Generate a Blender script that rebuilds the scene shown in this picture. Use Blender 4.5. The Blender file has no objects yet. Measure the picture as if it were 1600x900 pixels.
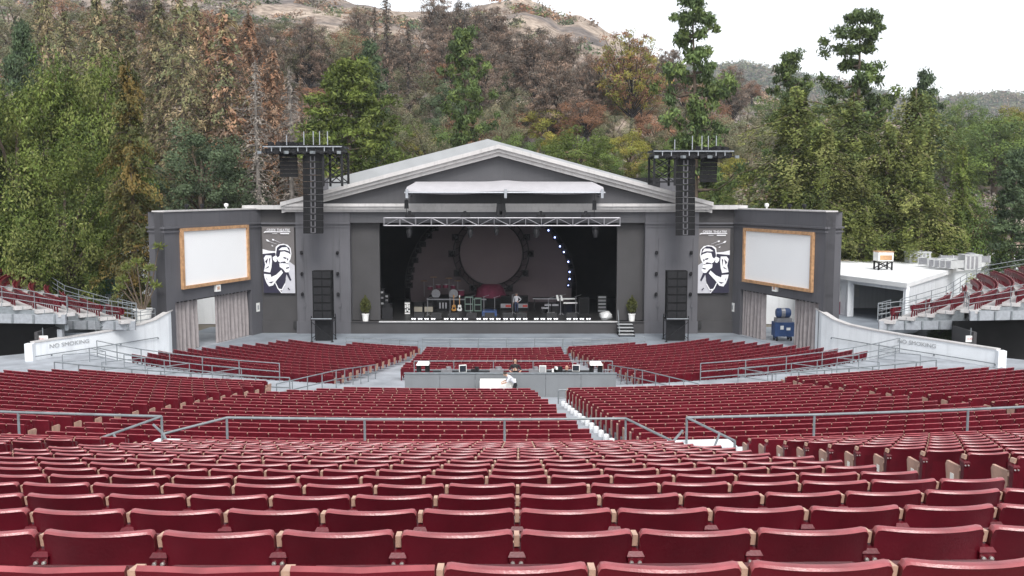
import bpy, math, random
import numpy as np
from mathutils import Vector, Matrix
random.seed(7)
rng = np.random.default_rng(7)
D2R = math.radians
scene = bpy.context.scene
COL = scene.collection

# ------------------------------------------------------------------ camera
FPX, CZ = 1500.0, 11.6                     # focal length in photo pixels (1600 wide), eye height
PITCH = math.atan(150 / FPX)
cam_data = bpy.data.cameras.new('camera')
cam = bpy.data.objects.new('camera', cam_data)
COL.objects.link(cam)
cam.location = (0, 0, CZ)
cam.rotation_euler = (math.pi / 2 - PITCH, 0, 0)
cam_data.sensor_width = 36
cam_data.lens = 36 * FPX / 1600
cam_data.clip_end = 6000
scene.camera = cam

# ------------------------------------------------------------------ bright overcast sky
world = bpy.data.worlds.new('World')
scene.world = world
world.use_nodes = True
wn, wl = world.node_tree.nodes, world.node_tree.links
SUN_EL, SUN_ROT = D2R(50), D2R(171)
sky_n = wn.new('ShaderNodeTexSky')
sky_n.sky_type = 'NISHITA'
sky_n.sun_disc = False
sky_n.sun_elevation = SUN_EL
sky_n.sun_rotation = SUN_ROT
sky_n.air_density = 1.0
sky_n.dust_density = 1.5
sky_n.ozone_density = 1.0
hs = wn.new('ShaderNodeHueSaturation')
hs.inputs['Saturation'].default_value = 0.16
bgn = wn['Background']
bgn.inputs['Strength'].default_value = 0.15
wl.new(sky_n.outputs['Color'], hs.inputs['Color'])
wl.new(hs.outputs['Color'], bgn.inputs['Color'])
sun_d = bpy.data.lights.new('sun', 'SUN')
sun_d.energy = 1.5
sun_d.angle = D2R(25)
sun_d.color = (1, .97, .93)
sun = bpy.data.objects.new('sun', sun_d)
COL.objects.link(sun)
# direction the sun stands in (same as the sky's sun)
sdir = Vector((math.sin(SUN_ROT) * math.cos(SUN_EL), math.cos(SUN_ROT) * math.cos(SUN_EL), math.sin(SUN_EL)))
sun.rotation_euler = sdir.to_track_quat('Z', 'Y').to_euler()
sun.location = sdir * 200
vs = scene.view_settings
vs.view_transform = 'Standard'
vs.look = 'None'
vs.exposure = 0.90
vs.gamma = 1
vs.use_curve_mapping = False
scene.cycles.max_bounces = 6
scene.cycles.diffuse_bounces = 3
scene.cycles.glossy_bounces = 2
scene.cycles.transmission_bounces = 2
scene.cycles.volume_bounces = 0
scene.cycles.volume_step_rate = 10
scene.cycles.use_denoising = True

# ------------------------------------------------------------------ helpers
cp, sp = math.cos(PITCH), math.sin(PITCH)
def ray(px, py):
    u, v = (px - 800) / FPX, (450 - py) / FPX
    return Vector((u, cp + v * sp, -sp + v * cp))
def at(px, py, Y):
    r = ray(px, py)
    t = Y / r.y
    return Vector((r.x * t, Y, CZ + r.z * t))
def hit(px, py, P, n):
    r = ray(px, py); o = Vector((0, 0, CZ))
    t = (Vector(P) - o).dot(n) / r.dot(n)
    return o + r * t
def proj(p):
    d = Vector(p) - Vector((0, 0, CZ))
    t = d.y * cp - d.z * sp
    return 800 + FPX * d.x / t, 450 - FPX * (d.y * sp + d.z * cp) / t

MATS = {}
def pmat(name, col, rough=.6, var=.15, scale=2.0, bump=0.0, bscale=30.0, metal=0.0, spec=.5, streak=0.0, emit=None, estr=0.0, objrand=0.0):
    """plain procedural surface: blotchy colour, fine grain, optional vertical streaks of dirt"""
    m = bpy.data.materials.new(name); m.use_nodes = True
    N, L = m.node_tree.nodes, m.node_tree.links
    b = N['Principled BSDF']
    b.inputs['Roughness'].default_value = rough
    b.inputs['Metallic'].default_value = metal
    b.inputs['Specular IOR Level'].default_value = spec
    tc = N.new('ShaderNodeTexCoord')
    n1 = N.new('ShaderNodeTexNoise'); n1.inputs['Scale'].default_value = scale; n1.inputs['Detail'].default_value = 6
    L.new(tc.outputs['Object'], n1.inputs['Vector'])
    mx = N.new('ShaderNodeMix'); mx.data_type = 'RGBA'
    mx.inputs['A'].default_value = (*[c * (1 - var) for c in col], 1)
    mx.inputs['B'].default_value = (*[min(1, c * (1 + var)) for c in col], 1)
    mr = N.new('ShaderNodeMapRange'); mr.inputs['From Min'].default_value = .3; mr.inputs['From Max'].default_value = .7
    L.new(n1.outputs['Fac'], mr.inputs['Value'])
    L.new(mr.outputs['Result'], mx.inputs['Factor'])
    out = mx.outputs['Result']
    if streak:
        mp = N.new('ShaderNodeMapping'); mp.inputs['Scale'].default_value = (2.2, 2.2, .16)
        L.new(tc.outputs['Object'], mp.inputs['Vector'])
        n2 = N.new('ShaderNodeTexNoise'); n2.inputs['Scale'].default_value = 1.6; n2.inputs['Detail'].default_value = 8
        L.new(mp.outputs['Vector'], n2.inputs['Vector'])
        r2 = N.new('ShaderNodeMapRange'); r2.inputs['From Min'].default_value = .52; r2.inputs['From Max'].default_value = .78
        r2.inputs['To Max'].default_value = streak
        L.new(n2.outputs['Fac'], r2.inputs['Value'])
        m2 = N.new('ShaderNodeMix'); m2.data_type = 'RGBA'
        L.new(r2.outputs['Result'], m2.inputs['Factor'])
        L.new(out, m2.inputs['A']); m2.inputs['B'].default_value = (*[c * .45 for c in col], 1)
        out = m2.outputs['Result']
    if objrand:   # each copy weathered a little differently
        oi = N.new('ShaderNodeObjectInfo'); hv = N.new('ShaderNodeHueSaturation'); rr = N.new('ShaderNodeMapRange')
        rr.inputs['To Min'].default_value = 1 - objrand; rr.inputs['To Max'].default_value = 1 + objrand
        L.new(oi.outputs['Random'], rr.inputs['Value']); L.new(rr.outputs['Result'], hv.inputs['Value']); L.new(out, hv.inputs['Color']); out = hv.outputs['Color']
    L.new(out, b.inputs['Base Color'])
    if bump:
        nb = N.new('ShaderNodeTexNoise'); nb.inputs['Scale'].default_value = bscale; nb.inputs['Detail'].default_value = 4
        L.new(tc.outputs['Object'], nb.inputs['Vector'])
        bp = N.new('ShaderNodeBump'); bp.inputs['Strength'].default_value = bump; bp.inputs['Distance'].default_value = .02
        L.new(nb.outputs['Fac'], bp.inputs['Height']); L.new(bp.outputs['Normal'], b.inputs['Normal'])
    if emit:
        b.inputs['Emission Color'].default_value = (*emit, 1); b.inputs['Emission Strength'].default_value = estr
    MATS[name] = m
    return m

class MB:
    """collects geometry for ONE mesh object (world coordinates unless local=True at build)"""
    def __init__(s): s.v = []; s.f = []; s.mi = []; s.cur = 0
    def add(s, vs, fs):
        o = len(s.v); s.v += [tuple(p) for p in vs]
        for f in fs: s.f.append(tuple(i + o for i in f)); s.mi.append(s.cur)
        return s
    def box(s, c, size, rz=0.0, M=None):
        hx, hy, hz = size[0] / 2, size[1] / 2, size[2] / 2
        cr, sr = math.cos(rz), math.sin(rz)
        pts = []
        for z in (-hz, hz):
            for x, y in ((-hx, -hy), (hx, -hy), (hx, hy), (-hx, hy)):
                p = Vector((x * cr - y * sr, x * sr + y * cr, z))
                if M: p = M @ Vector((x, y, z))
                pts.append(p + Vector(c))
        return s.add(pts, [(3, 2, 1, 0), (4, 5, 6, 7), (0, 1, 5, 4), (1, 2, 6, 5), (2, 3, 7, 6), (3, 0, 4, 7)])
    def bx(s, x0, x1, y0, y1, z0, z1):
        return s.box(((x0 + x1) / 2, (y0 + y1) / 2, (z0 + z1) / 2), (abs(x1 - x0), abs(y1 - y0), abs(z1 - z0)))
    def hexa(s, a, b):  # two quads (bottom a, top b), corners in the same order
        return s.add(list(a) + list(b), [(3, 2, 1, 0), (4, 5, 6, 7), (0, 1, 5, 4), (1, 2, 6, 5), (2, 3, 7, 6), (3, 0, 4, 7)])
    def bar(s, a, b, w, h=None):   # rectangular bar between two points
        a, b = Vector(a), Vector(b); h = h or w
        d = (b - a); L = d.length
        if L < 1e-6: return s
        q = d.to_track_quat('Y', 'Z').to_matrix()
        return s.box((a + b) / 2, (w, L, h), M=q)
    def tube(s, pts, r, n=6, cap=True):
        pts = [Vector(p) for p in pts]; m = len(pts)
        rs = r if hasattr(r, '__len__') else [r] * m
        o = len(s.v); vs, fs = [], []
        ref = Vector((0, 0, 1)) if abs((pts[-1] - pts[0]).normalized().z) < .9 else Vector((1, 0, 0))
        for i, p in enumerate(pts):
            t = (pts[min(i + 1, m - 1)] - pts[max(i - 1, 0)]).normalized()
            a = t.cross(ref).normalized(); b = a.cross(t).normalized()
            for k in range(n):
                an = 2 * math.pi * k / n
                vs.append(p + (a * math.cos(an) + b * math.sin(an)) * rs[i])
        for i in range(m - 1):
            for k in range(n):
                k2 = (k + 1) % n
                fs.append((i * n + k, i * n + k2, (i + 1) * n + k2, (i + 1) * n + k))
        if cap:
            fs.append(tuple(range(n - 1, -1, -1))); fs.append(tuple((m - 1) * n + k for k in range(n)))
        return s.add(vs, fs)
    def lathe(s, prof, c=(0, 0, 0), n=16, axis='Z'):
        vs, fs = [], []
        for r, z in prof:
            for k in range(n):
                a = 2 * math.pi * k / n
                p = (r * math.cos(a), r * math.sin(a), z)
                if axis == 'Y': p = (p[0], p[2], p[1])
                if axis == 'X': p = (p[2], p[0], p[1])
                vs.append(Vector(p) + Vector(c))
        m = len(prof)
        for i in range(m - 1):
            for k in range(n):
                k2 = (k + 1) % n
                fs.append((i * n + k, i * n + k2, (i + 1) * n + k2, (i + 1) * n + k))
        fs.append(tuple(range(n - 1, -1, -1))); fs.append(tuple((m - 1) * n + k for k in range(n)))
        return s.add(vs, fs)
    def prism(s, poly, z0, z1):   # poly in xy
        n = len(poly)
        vs = [(x, y, z0) for x, y in poly] + [(x, y, z1) for x, y in poly]
        return s.add(vs, [tuple(range(n - 1, -1, -1)), tuple(range(n, 2 * n))] + [(i, (i + 1) % n, n + (i + 1) % n, n + i) for i in range(n)])
    def slab(s, pts, off):        # planar 3-D polygon given thickness along a vector
        n = len(pts); off = Vector(off); pts = [Vector(p) for p in pts]
        return s.add(pts + [p + off for p in pts], [tuple(range(n - 1, -1, -1)), tuple(range(n, 2 * n))] + [(i, (i + 1) % n, n + (i + 1) % n, n + i) for i in range(n)])
    def build(s, name, mat, parent=None, local=False, smooth=False):
        off = Vector((0, 0, 0))
        if parent is not None and not local: off = wloc(parent)
        me = bpy.data.meshes.new(name)
        me.from_pydata([Vector(p) - off for p in s.v], [], s.f)
        mats = mat if isinstance(mat, (list, tuple)) else [mat]
        for m in mats: me.materials.append(MATS[m] if isinstance(m, str) else m)
        if len(mats) > 1: me.polygons.foreach_set('material_index', s.mi)
        if smooth:
            me.polygons.foreach_set('use_smooth', [True] * len(me.polygons))
            try: me.set_sharp_from_angle(angle=D2R(40))
            except Exception: pass
        import bmesh
        bm = bmesh.new(); bm.from_mesh(me); bmesh.ops.recalc_face_normals(bm, faces=bm.faces); bm.to_mesh(me); bm.free()
        o = bpy.data.objects.new(name, me)
        COL.objects.link(o)
        if parent is not None: o.parent = parent
        return o

def wloc(o):
    p = Vector(o.location)
    while o.parent is not None:
        o = o.parent; p += Vector(o.location)
    return p
def thing(name, label, cat, loc=(0, 0, 0), rz=0.0, group=None):
    o = bpy.data.objects.new(name, None); COL.objects.link(o)
    o.empty_display_size = .2
    o.location = loc; o.rotation_euler = (0, 0, rz)
    o['label'] = label; o['category'] = cat
    if group: o['group'] = group
    return o
def tag(o, label, cat, group=None):
    o['label'] = label; o['category'] = cat
    if group: o['group'] = group
    return o
def struct(o): o['kind'] = 'structure'; return o
def stuff(o): o['kind'] = 'stuff'; return o
def copy_tree(o, parent=None):
    c = o.copy(); COL.objects.link(c); c.parent = parent
    for ch in o.children: copy_tree(ch, c)
    return c
def text_part(name, body, size, mat, M, parent, extrude=.002, width=None):
    cu = bpy.data.curves.new(name, 'FONT'); cu.body = body; cu.size = size; cu.extrude = extrude
    cu.align_x = 'CENTER'; cu.align_y = 'CENTER'
    t = bpy.data.objects.new('tmp', cu); COL.objects.link(t)
    bpy.context.view_layer.update()
    me = bpy.data.meshes.new_from_object(t.evaluated_get(bpy.context.evaluated_depsgraph_get()))
    bpy.data.objects.remove(t); bpy.data.curves.remove(cu)
    if width:
        xs = [v.co.x for v in me.vertices]; k = width / (max(xs) - min(xs))
        for v in me.vertices: v.co.x *= k
    me.transform(M)
    if parent is not None: me.transform(Matrix.Translation(-wloc(parent)))
    me.materials.clear(); me.materials.append(MATS[mat])
    o = bpy.data.objects.new(name, me); COL.objects.link(o)
    if parent is not None: o.parent = parent
    return o
ORD = ['nearest', 'second', 'third', 'fourth', 'fifth', 'sixth', 'seventh', 'eighth', 'ninth', 'tenth', 'eleventh', 'twelfth',
       'thirteenth', 'fourteenth', 'fifteenth', 'sixteenth', 'seventeenth', 'eighteenth', 'nineteenth', 'twentieth']
def nth(k): return ORD[k] if k < len(ORD) else '%dth' % (k + 1)

# ------------------------------------------------------------------ materials
pmat('concrete', (.16, .17, .185), .8, .28, .8, .25, 12, streak=.0)
pmat('aisle_paint', (.30, .32, .35), .7, .24, .8, .15, 10)
pmat('white_paint', (.74, .765, .79), .6, .07, .5, .08, 14, streak=.3)
pmat('floor_blue_grey', (.205, .23, .262), .7, .26, .45, .15, 8)
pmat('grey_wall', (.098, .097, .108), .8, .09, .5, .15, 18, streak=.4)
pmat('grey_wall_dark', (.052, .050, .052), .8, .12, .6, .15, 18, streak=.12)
pmat('cornice_white', (.50, .485, .48), .6, .08, 1.2, .05, 20, streak=.4)
pmat('tympanum', (.075, .075, .082), .8, .1, .5, .1, 15, streak=.2)
pmat('roof_felt', (.35, .36, .37), .9, .1, .7, .2, 10)
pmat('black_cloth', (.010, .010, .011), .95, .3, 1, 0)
pmat('black_metal', (.014, .014, .016), .6, .3, 4, .1, 40, spec=.25)
pmat('grille', (.012, .012, .013), .8, .35, 14, .4, 90, spec=.15)
pmat('steel', (.34, .36, .39), .45, .14, 6, .1, 40, metal=.35)
pmat('rail_paint', (.19, .21, .225), .5, .2, 5, .1, 30, metal=.1)
pmat('alu', (.27, .265, .285), .45, .12, 5, 0, metal=.7)
pmat('screen_white', (.92, .925, .93), .6, .015, .3, 0)
pmat('frame_wood', (.47, .27, .14), .6, .3, 3.5, .2, 30, streak=.3)
pmat('curtain', (.30, .27, .27), .95, .12, 2.5, .2, 60)
pmat('seat_red', (.090, .0046, .0110), .38, .24, 4.0, .08, 60, spec=.33, streak=.25, objrand=.22)
pmat('seat_red_far', (.112, .0060, .0140), .42, .30, 1.1, 0, spec=.28)
pmat('seat_rim_highlight', (.27, .060, .068), .30, .35, 7.0, .08, 90, spec=.7)  # paler pink: the sky's highlight on the rims, painted into their base colour
pmat('end_tan', (.40, .24, .18), .55, .22, 7, .1, 60)
pmat('arm_tan', (.54, .35, .26), .5, .15, 9, .1, 60)
pmat('bolt', (.6, .58, .55), .3, .1, 20, 0, metal=.8)
pmat('plate_white', (.8, .78, .72), .5, .05, 9, 0)
pmat('sign_white', (.82, .82, .80), .5, .03, 3, 0)
pmat('sign_grey', (.36, .37, .38), .6, .03, 3, 0)
pmat('sign_red', (.45, .05, .04), .5, .1, 3, 0)
pmat('banner_grey', (.135, .125, .125), .75, .06, 2, 0)
pmat('banner_navy', (.020, .018, .040), .75, .1, 2, 0)
pmat('banner_white', (.80, .80, .83), .75, .03, 2, 0)
pmat('banner_pale', (.50, .50, .54), .75, .05, 2, 0)
pmat('canopy_white', (.40, .39, .41), .7, .05, 1.5, .1, 8)
pmat('backdrop', (.165, .130, .138), .9, .12, .25, 0)
pmat('ring_black', (.030, .026, .028), .8, .2, 2, 0)
pmat('lamp_lit', (.8, .85, 1), .4, 0, 1, 0, emit=(.36, .46, 1.0), estr=5.0)
pmat('foot_lit', (.9, .9, .9), .4, 0, 1, 0, emit=(.95, .95, 1.0), estr=1.0)
pmat('cream', (.34, .31, .25), .7, .1, 3, 0)
pmat('stage_floor', (.018, .0175, .018), .5, .25, .8, .1, 8)
pmat('stage_edge', (.50, .50, .50), .6, .1, 2, 0)
pmat('blue_paint', (.03, .065, .17), .45, .2, 3, .1, 20)
pmat('green_trim', (.20, .28, .24), .5, .1, 3, 0)
pmat('maroon', (.16, .03, .06), .85, .2, 2, .2, 8)
pmat('amber', (.45, .22, .05), .3, .2, 4, 0)
pmat('red_trim', (.5, .05, .04), .5, .1, 3, 0)
pmat('silver', (.34, .34, .36), .4, .15, 5, 0, metal=.5)
pmat('skin', (.48, .29, .21), .6, .06, 8, 0)
pmat('hair', (.05, .035, .025), .7, .2, 12, 0)
pmat('shirt_black', (.02, .02, .022), .9, .2, 5, 0)
pmat('shirt_white', (.62, .62, .66), .9, .06, 5, 0)
pmat('jeans', (.05, .065, .12), .9, .15, 6, 0)
pmat('screen_dark', (.03, .035, .045), .2, .1, 2, 0)
pmat('hvac', (.55, .56, .56), .5, .1, 2, .1, 20, metal=.2, streak=.2)
pmat('roof_tan', (.62, .52, .40), .9, .18, .5, .2, 8)
pmat('roof_white', (.74, .75, .75), .8, .08, .4, .1, 8)
pmat('teal', (.06, .17, .15), .7, .1, 3, 0)
pmat('wall_panel_grey', (.17, .18, .19), .7, .08, .8, .1, 12, streak=.1)
pmat('soil', (.05, .035, .025), .95, .3, 5, .3, 20)
# ------------------------------------------------------------------ the bowl
CX, CY = -1.2, 86.0
def pol(R, deg, z=0.0):
    a = D2R(deg)
    return Vector((CX + R * math.sin(a), CY - R * math.cos(a), z))
def ring(mb, R0, R1, z0, z1, a0, a1, step=1.5):
    """solid ring sector R0<R1, z0<z1"""
    n = max(1, int(math.ceil(abs(a1 - a0) / step)))
    for i in range(n):
        b0 = a0 + (a1 - a0) * i / n; b1 = a0 + (a1 - a0) * (i + 1) / n
        q = [pol(R0, b0), pol(R0, b1), pol(R1, b1), pol(R1, b0)]
        # outer faces only (no inner partitions)
        lo = [(p.x, p.y, z0) for p in q]; hi = [(p.x, p.y, z1) for p in q]
        mb.add(lo + hi, [(4, 5, 6, 7), (0, 1, 5, 4), (2, 3, 7, 6)] + ([(3, 0, 4, 7)] if i == 0 else []) + ([(1, 2, 6, 5)] if i == n - 1 else []))
    return mb

SEAT_TOP = .845
rows = []      # (section, index, R, floor z, [(a0,a1),...])
for k in range(17):
    d = 3.12 + .925 * k
    rows.append(('upper', k, CY - d - .11, CZ - (.52 + .2345 * d) - SEAT_TOP, [(-17, -5.3), (-4.4, 3.55), (4.9, 17)]))
left_cut = {15: -6.5, 14: -7.3, 13: -8.2, 12: -8.8}
for k in range(-1, 18):
    d = 22.6 + .93 * k
    rows.append(('middle', k, CY - d - .11, CZ - (2.92 + .1267 * d) - SEAT_TOP, [(-30 + k * .42, -10.0), (left_cut.get(k, -9.1), 2.95 - .03 * k), (3.9, 14.5), (15.3, 31 - k * .38)] if k < 16 else [(-30 + k * .42, -10.6 - (k == 17) * .3), (15.7, 31 - k * .38)]))
for k in range(15):
    R = 35.0 - k * 1.0
    h = 10.0 + (35.0 - R) / 14 * .6
    bl = [(-40.5, -14.2), (13.6, 43)]
    if k >= 13: bl = [(-29, -14.6), (14, 29)]
    ha = math.degrees(math.asin((4.75 + (R - 21) * .07) / R))
    if k >= 4: bl.append((-ha, ha - .3))
    rows.append(('front', k, R, CZ - h - SEAT_TOP, bl))

# terraces under the rows (one stepped floor per section)
for sec, a0, a1 in (('upper', -24, 24), ('middle', -32, 33)):
    mb = MB()
    for (s, k, R, z, bl) in rows:
        if s != sec: continue
        if s == 'middle' and k >= 16:
            ring(mb, R - .81, R + .118, z - 2.2, z, a0, -10.2, 1.0); ring(mb, R - .81, R + .118, z - 2.2, z, 15.2, a1, 1.0); continue
        ring(mb, R - .81, R + .118, z - 2.2, z, a0, a1, 1.0)
    o = struct(mb.build('%s_terrace' % sec, 'concrete'))
mb = MB()
for (s, k, R, z, bl) in rows:
    if s == 'front': ring(mb, R - .87, R + .13, z - .8, z, -42.5, 44.5, 1.5)
struct(mb.build('front_terrace', 'aisle_paint'))
# stepped aisles: pale painted half steps standing on the terraces
def aisle(sec, c0, c1):
    for (s, k, R, z, bl) in rows:
        if s != sec or (s == 'middle' and k >= 16): continue
        for j in (0, 1):
            dz = (.2345 * .925 if s == 'upper' else .1267 * .93) / 2
            ring(A, R - .81 + j * .464, R - .346 + j * .464, z - .2, z + .004 + j * dz, c0, c1, 2)
A = MB()
aisle('upper', -5.2, -4.5); aisle('upper', 3.65, 4.8)
aisle('middle', -9.9, -9.2); aisle('middle', 2.75, 3.85); aisle('middle', 14.55, 15.2)
struct(A.build('stepped_aisles', 'aisle_paint'))
# landing + parapet in front of the upper block
mb = MB(); ring(mb, 65.6, 67.05, 3.5, rows[16][3] - .3, -24, 24, 1); struct(mb.build('upper_cross_aisle', 'concrete'))
par = MB(); ring(par, 66.45, 66.85, 5.0, 6.25, -24, 24, 1)
tag(par.build('parapet_wall', 'white_paint'), 'low white parapet wall in front of the upper seats', 'wall')
for a0, a1, lab in ((-5.45, -4.05, 'left'), (3.3, 5.0, 'right')):
    mb = MB(); ring(mb, 66.35, 66.95, 5.2, 6.40, a0, a1, 1)
    tag(mb.build('landing_block', 'white_paint'), 'white landing slab at the foot of the %s upper aisle' % lab, 'landing')
mb = MB(); ring(mb, 36.0, 48.4, -.5, 1.3, -50, 50, 1.5); struct(mb.build('cross_aisle', 'aisle_paint'))
mb = MB(); ring(mb, 48.4, 48.62, 1.0, 3.14, -10.2, 15.2, 1.5)
tag(mb.build('retaining_wall', 'white_paint'), 'white retaining wall below the front row of the middle block', 'wall')
# paved floor in front of the stage, then the ground all round
mb = MB(); mb.prism([(-34, 44), (32, 44), (26, 66), (24, 82), (-26, 82), (-28, 66)], -.3, .02)
struct(mb.build('orchestra_floor', 'floor_blue_grey'))

# ------------------------------------------------------------------ seats
def shell(w, z0, z1, nx, lean0, lean1, bulge, th, rc, fine):
    """curved, leaning seat back with a rolled top edge and rounded upper corners"""
    mb = MB()
    if fine:  # cross-section (offset along normal, height fraction)
        prof = [(-.5, 0), (-.5, .35), (-.5, .7), (-.55, .94), (-.68, .970), (-.5, .990), (0, 1.0), (.4, .99), (.55, .955), (.5, .7), (.5, .35), (.5, 0)]
    else:
        prof = [(-.5, 0), (-.62, .974), (0, 1.0), (.5, .974), (.5, 0)]
    m = len(prof); grid = []
    for i in range(nx + 1):
        u = -1 + 2 * i / nx
        if fine: u = math.sin(u * math.pi / 2) * .75 + u * .25
        x = u * w / 2
        e = max(0, abs(x) - (w / 2 - rc))
        top = z1 - (rc - math.sqrt(max(0, rc * rc - e * e)))
        yb = -bulge * (1 - u * u)
        for off, t in prof:
            z = z0 + (top - z0) * t
            y = lean0 + (lean1 - lean0) * t + yb + off * th
            grid.append((x, y, z))
    fs = []
    rim = (4, 5, 6) if fine else (1, 2)  # top-edge faces that get the painted highlight colour
    fr = []
    for i in range(nx):
        for j in range(m):
            j2 = (j + 1) % m
            (fr if j in rim else fs).append((i * m + j, (i + 1) * m + j, (i + 1) * m + j2, i * m + j2))
    fs.append(tuple(range(m))); fs.append(tuple(nx * m + j for j in range(m - 1, -1, -1)))
    mb.add(grid, fs); o0 = len(mb.f)
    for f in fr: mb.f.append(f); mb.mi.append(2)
    return mb
SW = .488
proto = thing('theatre_seat', 'proto', 'seat')
bk = shell(SW, .36, SEAT_TOP, 18, .0, -.075, .055, .040, .024, True).build('backrest', ['seat_red', 'arm_tan', 'seat_rim_highlight'], proto, local=True, smooth=True)
mb = MB(); g = []
for i in range(9):
    u = -1 + i / 4
    for t in (.12, .55, .70):
        g.append((u * .165, -.075 * t - .055 * (1 - (u * .165 / (SW / 2)) ** 2) - .0225, .36 + (SEAT_TOP - .36) * t))
mb.add(g, [(i * 3 + j, i * 3 + 3 + j, i * 3 + 4 + j, i * 3 + 1 + j) for i in range(8) for j in range(2)])
mb.build('back_panel', 'seat_red', bk, local=True, smooth=True)
mb = MB()
mb.hexa([(-.215, .05, .40), (.215, .05, .40), (.215, .11, .38), (-.215, .11, .38)], [(-.215, .07, .76), (.215, .07, .76), (.2, .16, .74), (-.2, .16, .74)])
mb.build('seat_pan', 'seat_red', proto, local=True)
mb = MB()
mb.hexa([(-.279, .0, .595), (-.241, .0, .595), (-.241, .31, .605), (-.279, .31, .605)], [(-.278, .0, .635), (-.242, .0, .635), (-.242, .31, .645), (-.278, .31, .645)])
mb.hexa([(-.273, -.06, .756), (-.248, -.06, .756), (-.248, .012, .756), (-.273, .012, .756)], [(-.272, -.075, .812), (-.249, -.075, .812), (-.249, .004, .806), (-.272, .004, .806)])
mb.build('armrest', 'arm_tan', proto, local=True)
mb = MB()
mb.hexa([(-.290, -.085, .665), (-.232, -.085, .665), (-.232, .0, .665), (-.290, .0, .665)], [(-.297, -.098, .722), (-.225, -.098, .722), (-.230, .0, .728), (-.292, .0, .728)])
mb.hexa([(-.300, -.102, .7225), (-.222, -.102, .7225), (-.222, .0, .7285), (-.300, .0, .7285)], [(-.290, -.085, .742), (-.232, -.085, .742), (-.236, .0, .752), (-.286, .0, .752)])
mb.hexa([(-.281, -.06, .44), (-.241, -.06, .44), (-.241, -.005, .44), (-.281, -.005, .44)], [(-.283, -.078, .6645), (-.239, -.078, .6645), (-.239, -.005, .6645), (-.283, -.005, .6645)])
br = mb.build('bracket', 'seat_red', proto, local=True)
for sx in (-1, 1):
    mb = MB(); mb.lathe([(.006, -.014), (.010, -.008), (.010, .006)], (-.261 + sx * .018, -.096, .694), 8, 'Y')
    mb.build('bolt', 'bolt', br, local=True)
mb = MB()
mb.box((-.26, .0, .24), (.045, .075, .48)); mb.box((-.26, .02, .012), (.10, .20, .024))
mb.build('leg', 'seat_red', proto, local=True)
def end_standard(side, parent):
    """closed aisle end of a row: cream tan panel, armrest top, number plate"""
    x = side * .262
    mb = MB(); mb.prism([(.03, .24), (.26, .24), (.33, .60), (.30, .645), (.03, .645)], -.018, .018)
    mb.v = [(x + q[2], q[0], q[1]) for q in mb.v]
    e = mb.build('end_panel', 'end_tan', parent, local=True)
    mb = MB(); mb.box((x + side * .021, .17, .48), (.006, .075, .095)); mb.build('number_plate', 'plate_white', e, local=True)
    return e
ep_l = end_standard(-1, None); ep_r = end_standard(1, None)
if True:  # far seat template (joined), faces: red + tan
    T = shell(SW, .36, SEAT_TOP, 4, .0, -.075, .050, .038, .012, False)
    T.hexa([(-.215, .05, .40), (.215, .05, .40), (.215, .11, .38), (-.215, .11, .38)], [(-.215, .07, .76), (.215, .07, .76), (.2, .16, .74), (-.2, .16, .74)])
    T.hexa([(-.285, -.03, .0), (-.235, -.03, .0), (-.235, .05, .0), (-.285, .05, .0)], [(-.290, -.09, .70), (-.230, -.09, .70), (-.232, .0, .72), (-.288, .0, .72)])
    T.cur = 1
    T.hexa([(-.279, .0, .595), (-.241, .0, .595), (-.241, .31, .605), (-.279, .31, .605)], [(-.278, .0, .635), (-.242, .0, .635), (-.242, .31, .645), (-.278, .31, .645)])
    T.hexa([(-.280, -.070, .772), (-.242, -.070, .772), (-.242, .012, .772), (-.280, .012, .772)], [(-.278, -.080, .815), (-.244, -.080, .815), (-.244, .004, .806), (-.278, .004, .806)])
    TB = MB(); TB.v = T.v; TB.f = [f for f, q in zip(T.f, T.mi) if q != 1]; TB.mi = [q for q in T.mi if q != 1]
    TE = {}
    for side in (-1, 1):
        E_ = MB(); E_.cur = 3; x = side * .262
        E_.prism([(.03, .24), (.26, .24), (.33, .60), (.30, .645), (.03, .645)], -.018, .018)
        E_.v = [(x + q[2], q[0], q[1]) for q in E_.v]; TE[side] = E_

PITCH_S = .522
seats = []   # (dist, x, y, z, rz, sec, k, end side, pixel x)
for (s, k, R, z, bl) in rows:
    for bi, (a0, a1) in enumerate(bl):
        arc = D2R(a1 - a0) * R
        n = int(arc / PITCH_S)
        pad = (arc - n * PITCH_S)
        # rows close against the aisle that borders the block
        for i in range(n):
            if bi == 0 and s != 'front' or (s == 'front' and a1 < 0): th = math.degrees((D2R(a1) * R - (n - i - .5) * PITCH_S) / R)
            elif a0 > 0: th = math.degrees((D2R(a0) * R + (i + .5) * PITCH_S) / R)
            else: th = math.degrees((D2R(a0) * R + pad / 2 + (i + .5) * PITCH_S) / R)
            p = pol(R, th, z)
            px, py = proj(p + Vector((0, 0, .75)))
            if px < -260 or px > 1860 or py > 1150: continue
            seats.append((p.length, p.x, p.y, p.z, D2R(th), s, k, -1 if i == 0 else (1 if i == n - 1 else 0), px, py))
vis = [q for q in seats if -40 < q[8] < 1640 and q[9] < 905]
vis.sort(key=lambda q: (q[2] * cp))
near = vis[:300]; near_ids = set(id(q) for q in near)
far = [q for q in seats if id(q) not in near_ids]
by_row = {}
for q in near: by_row.setdefault((q[5], q[6]), []).append(q)
first = True
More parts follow.
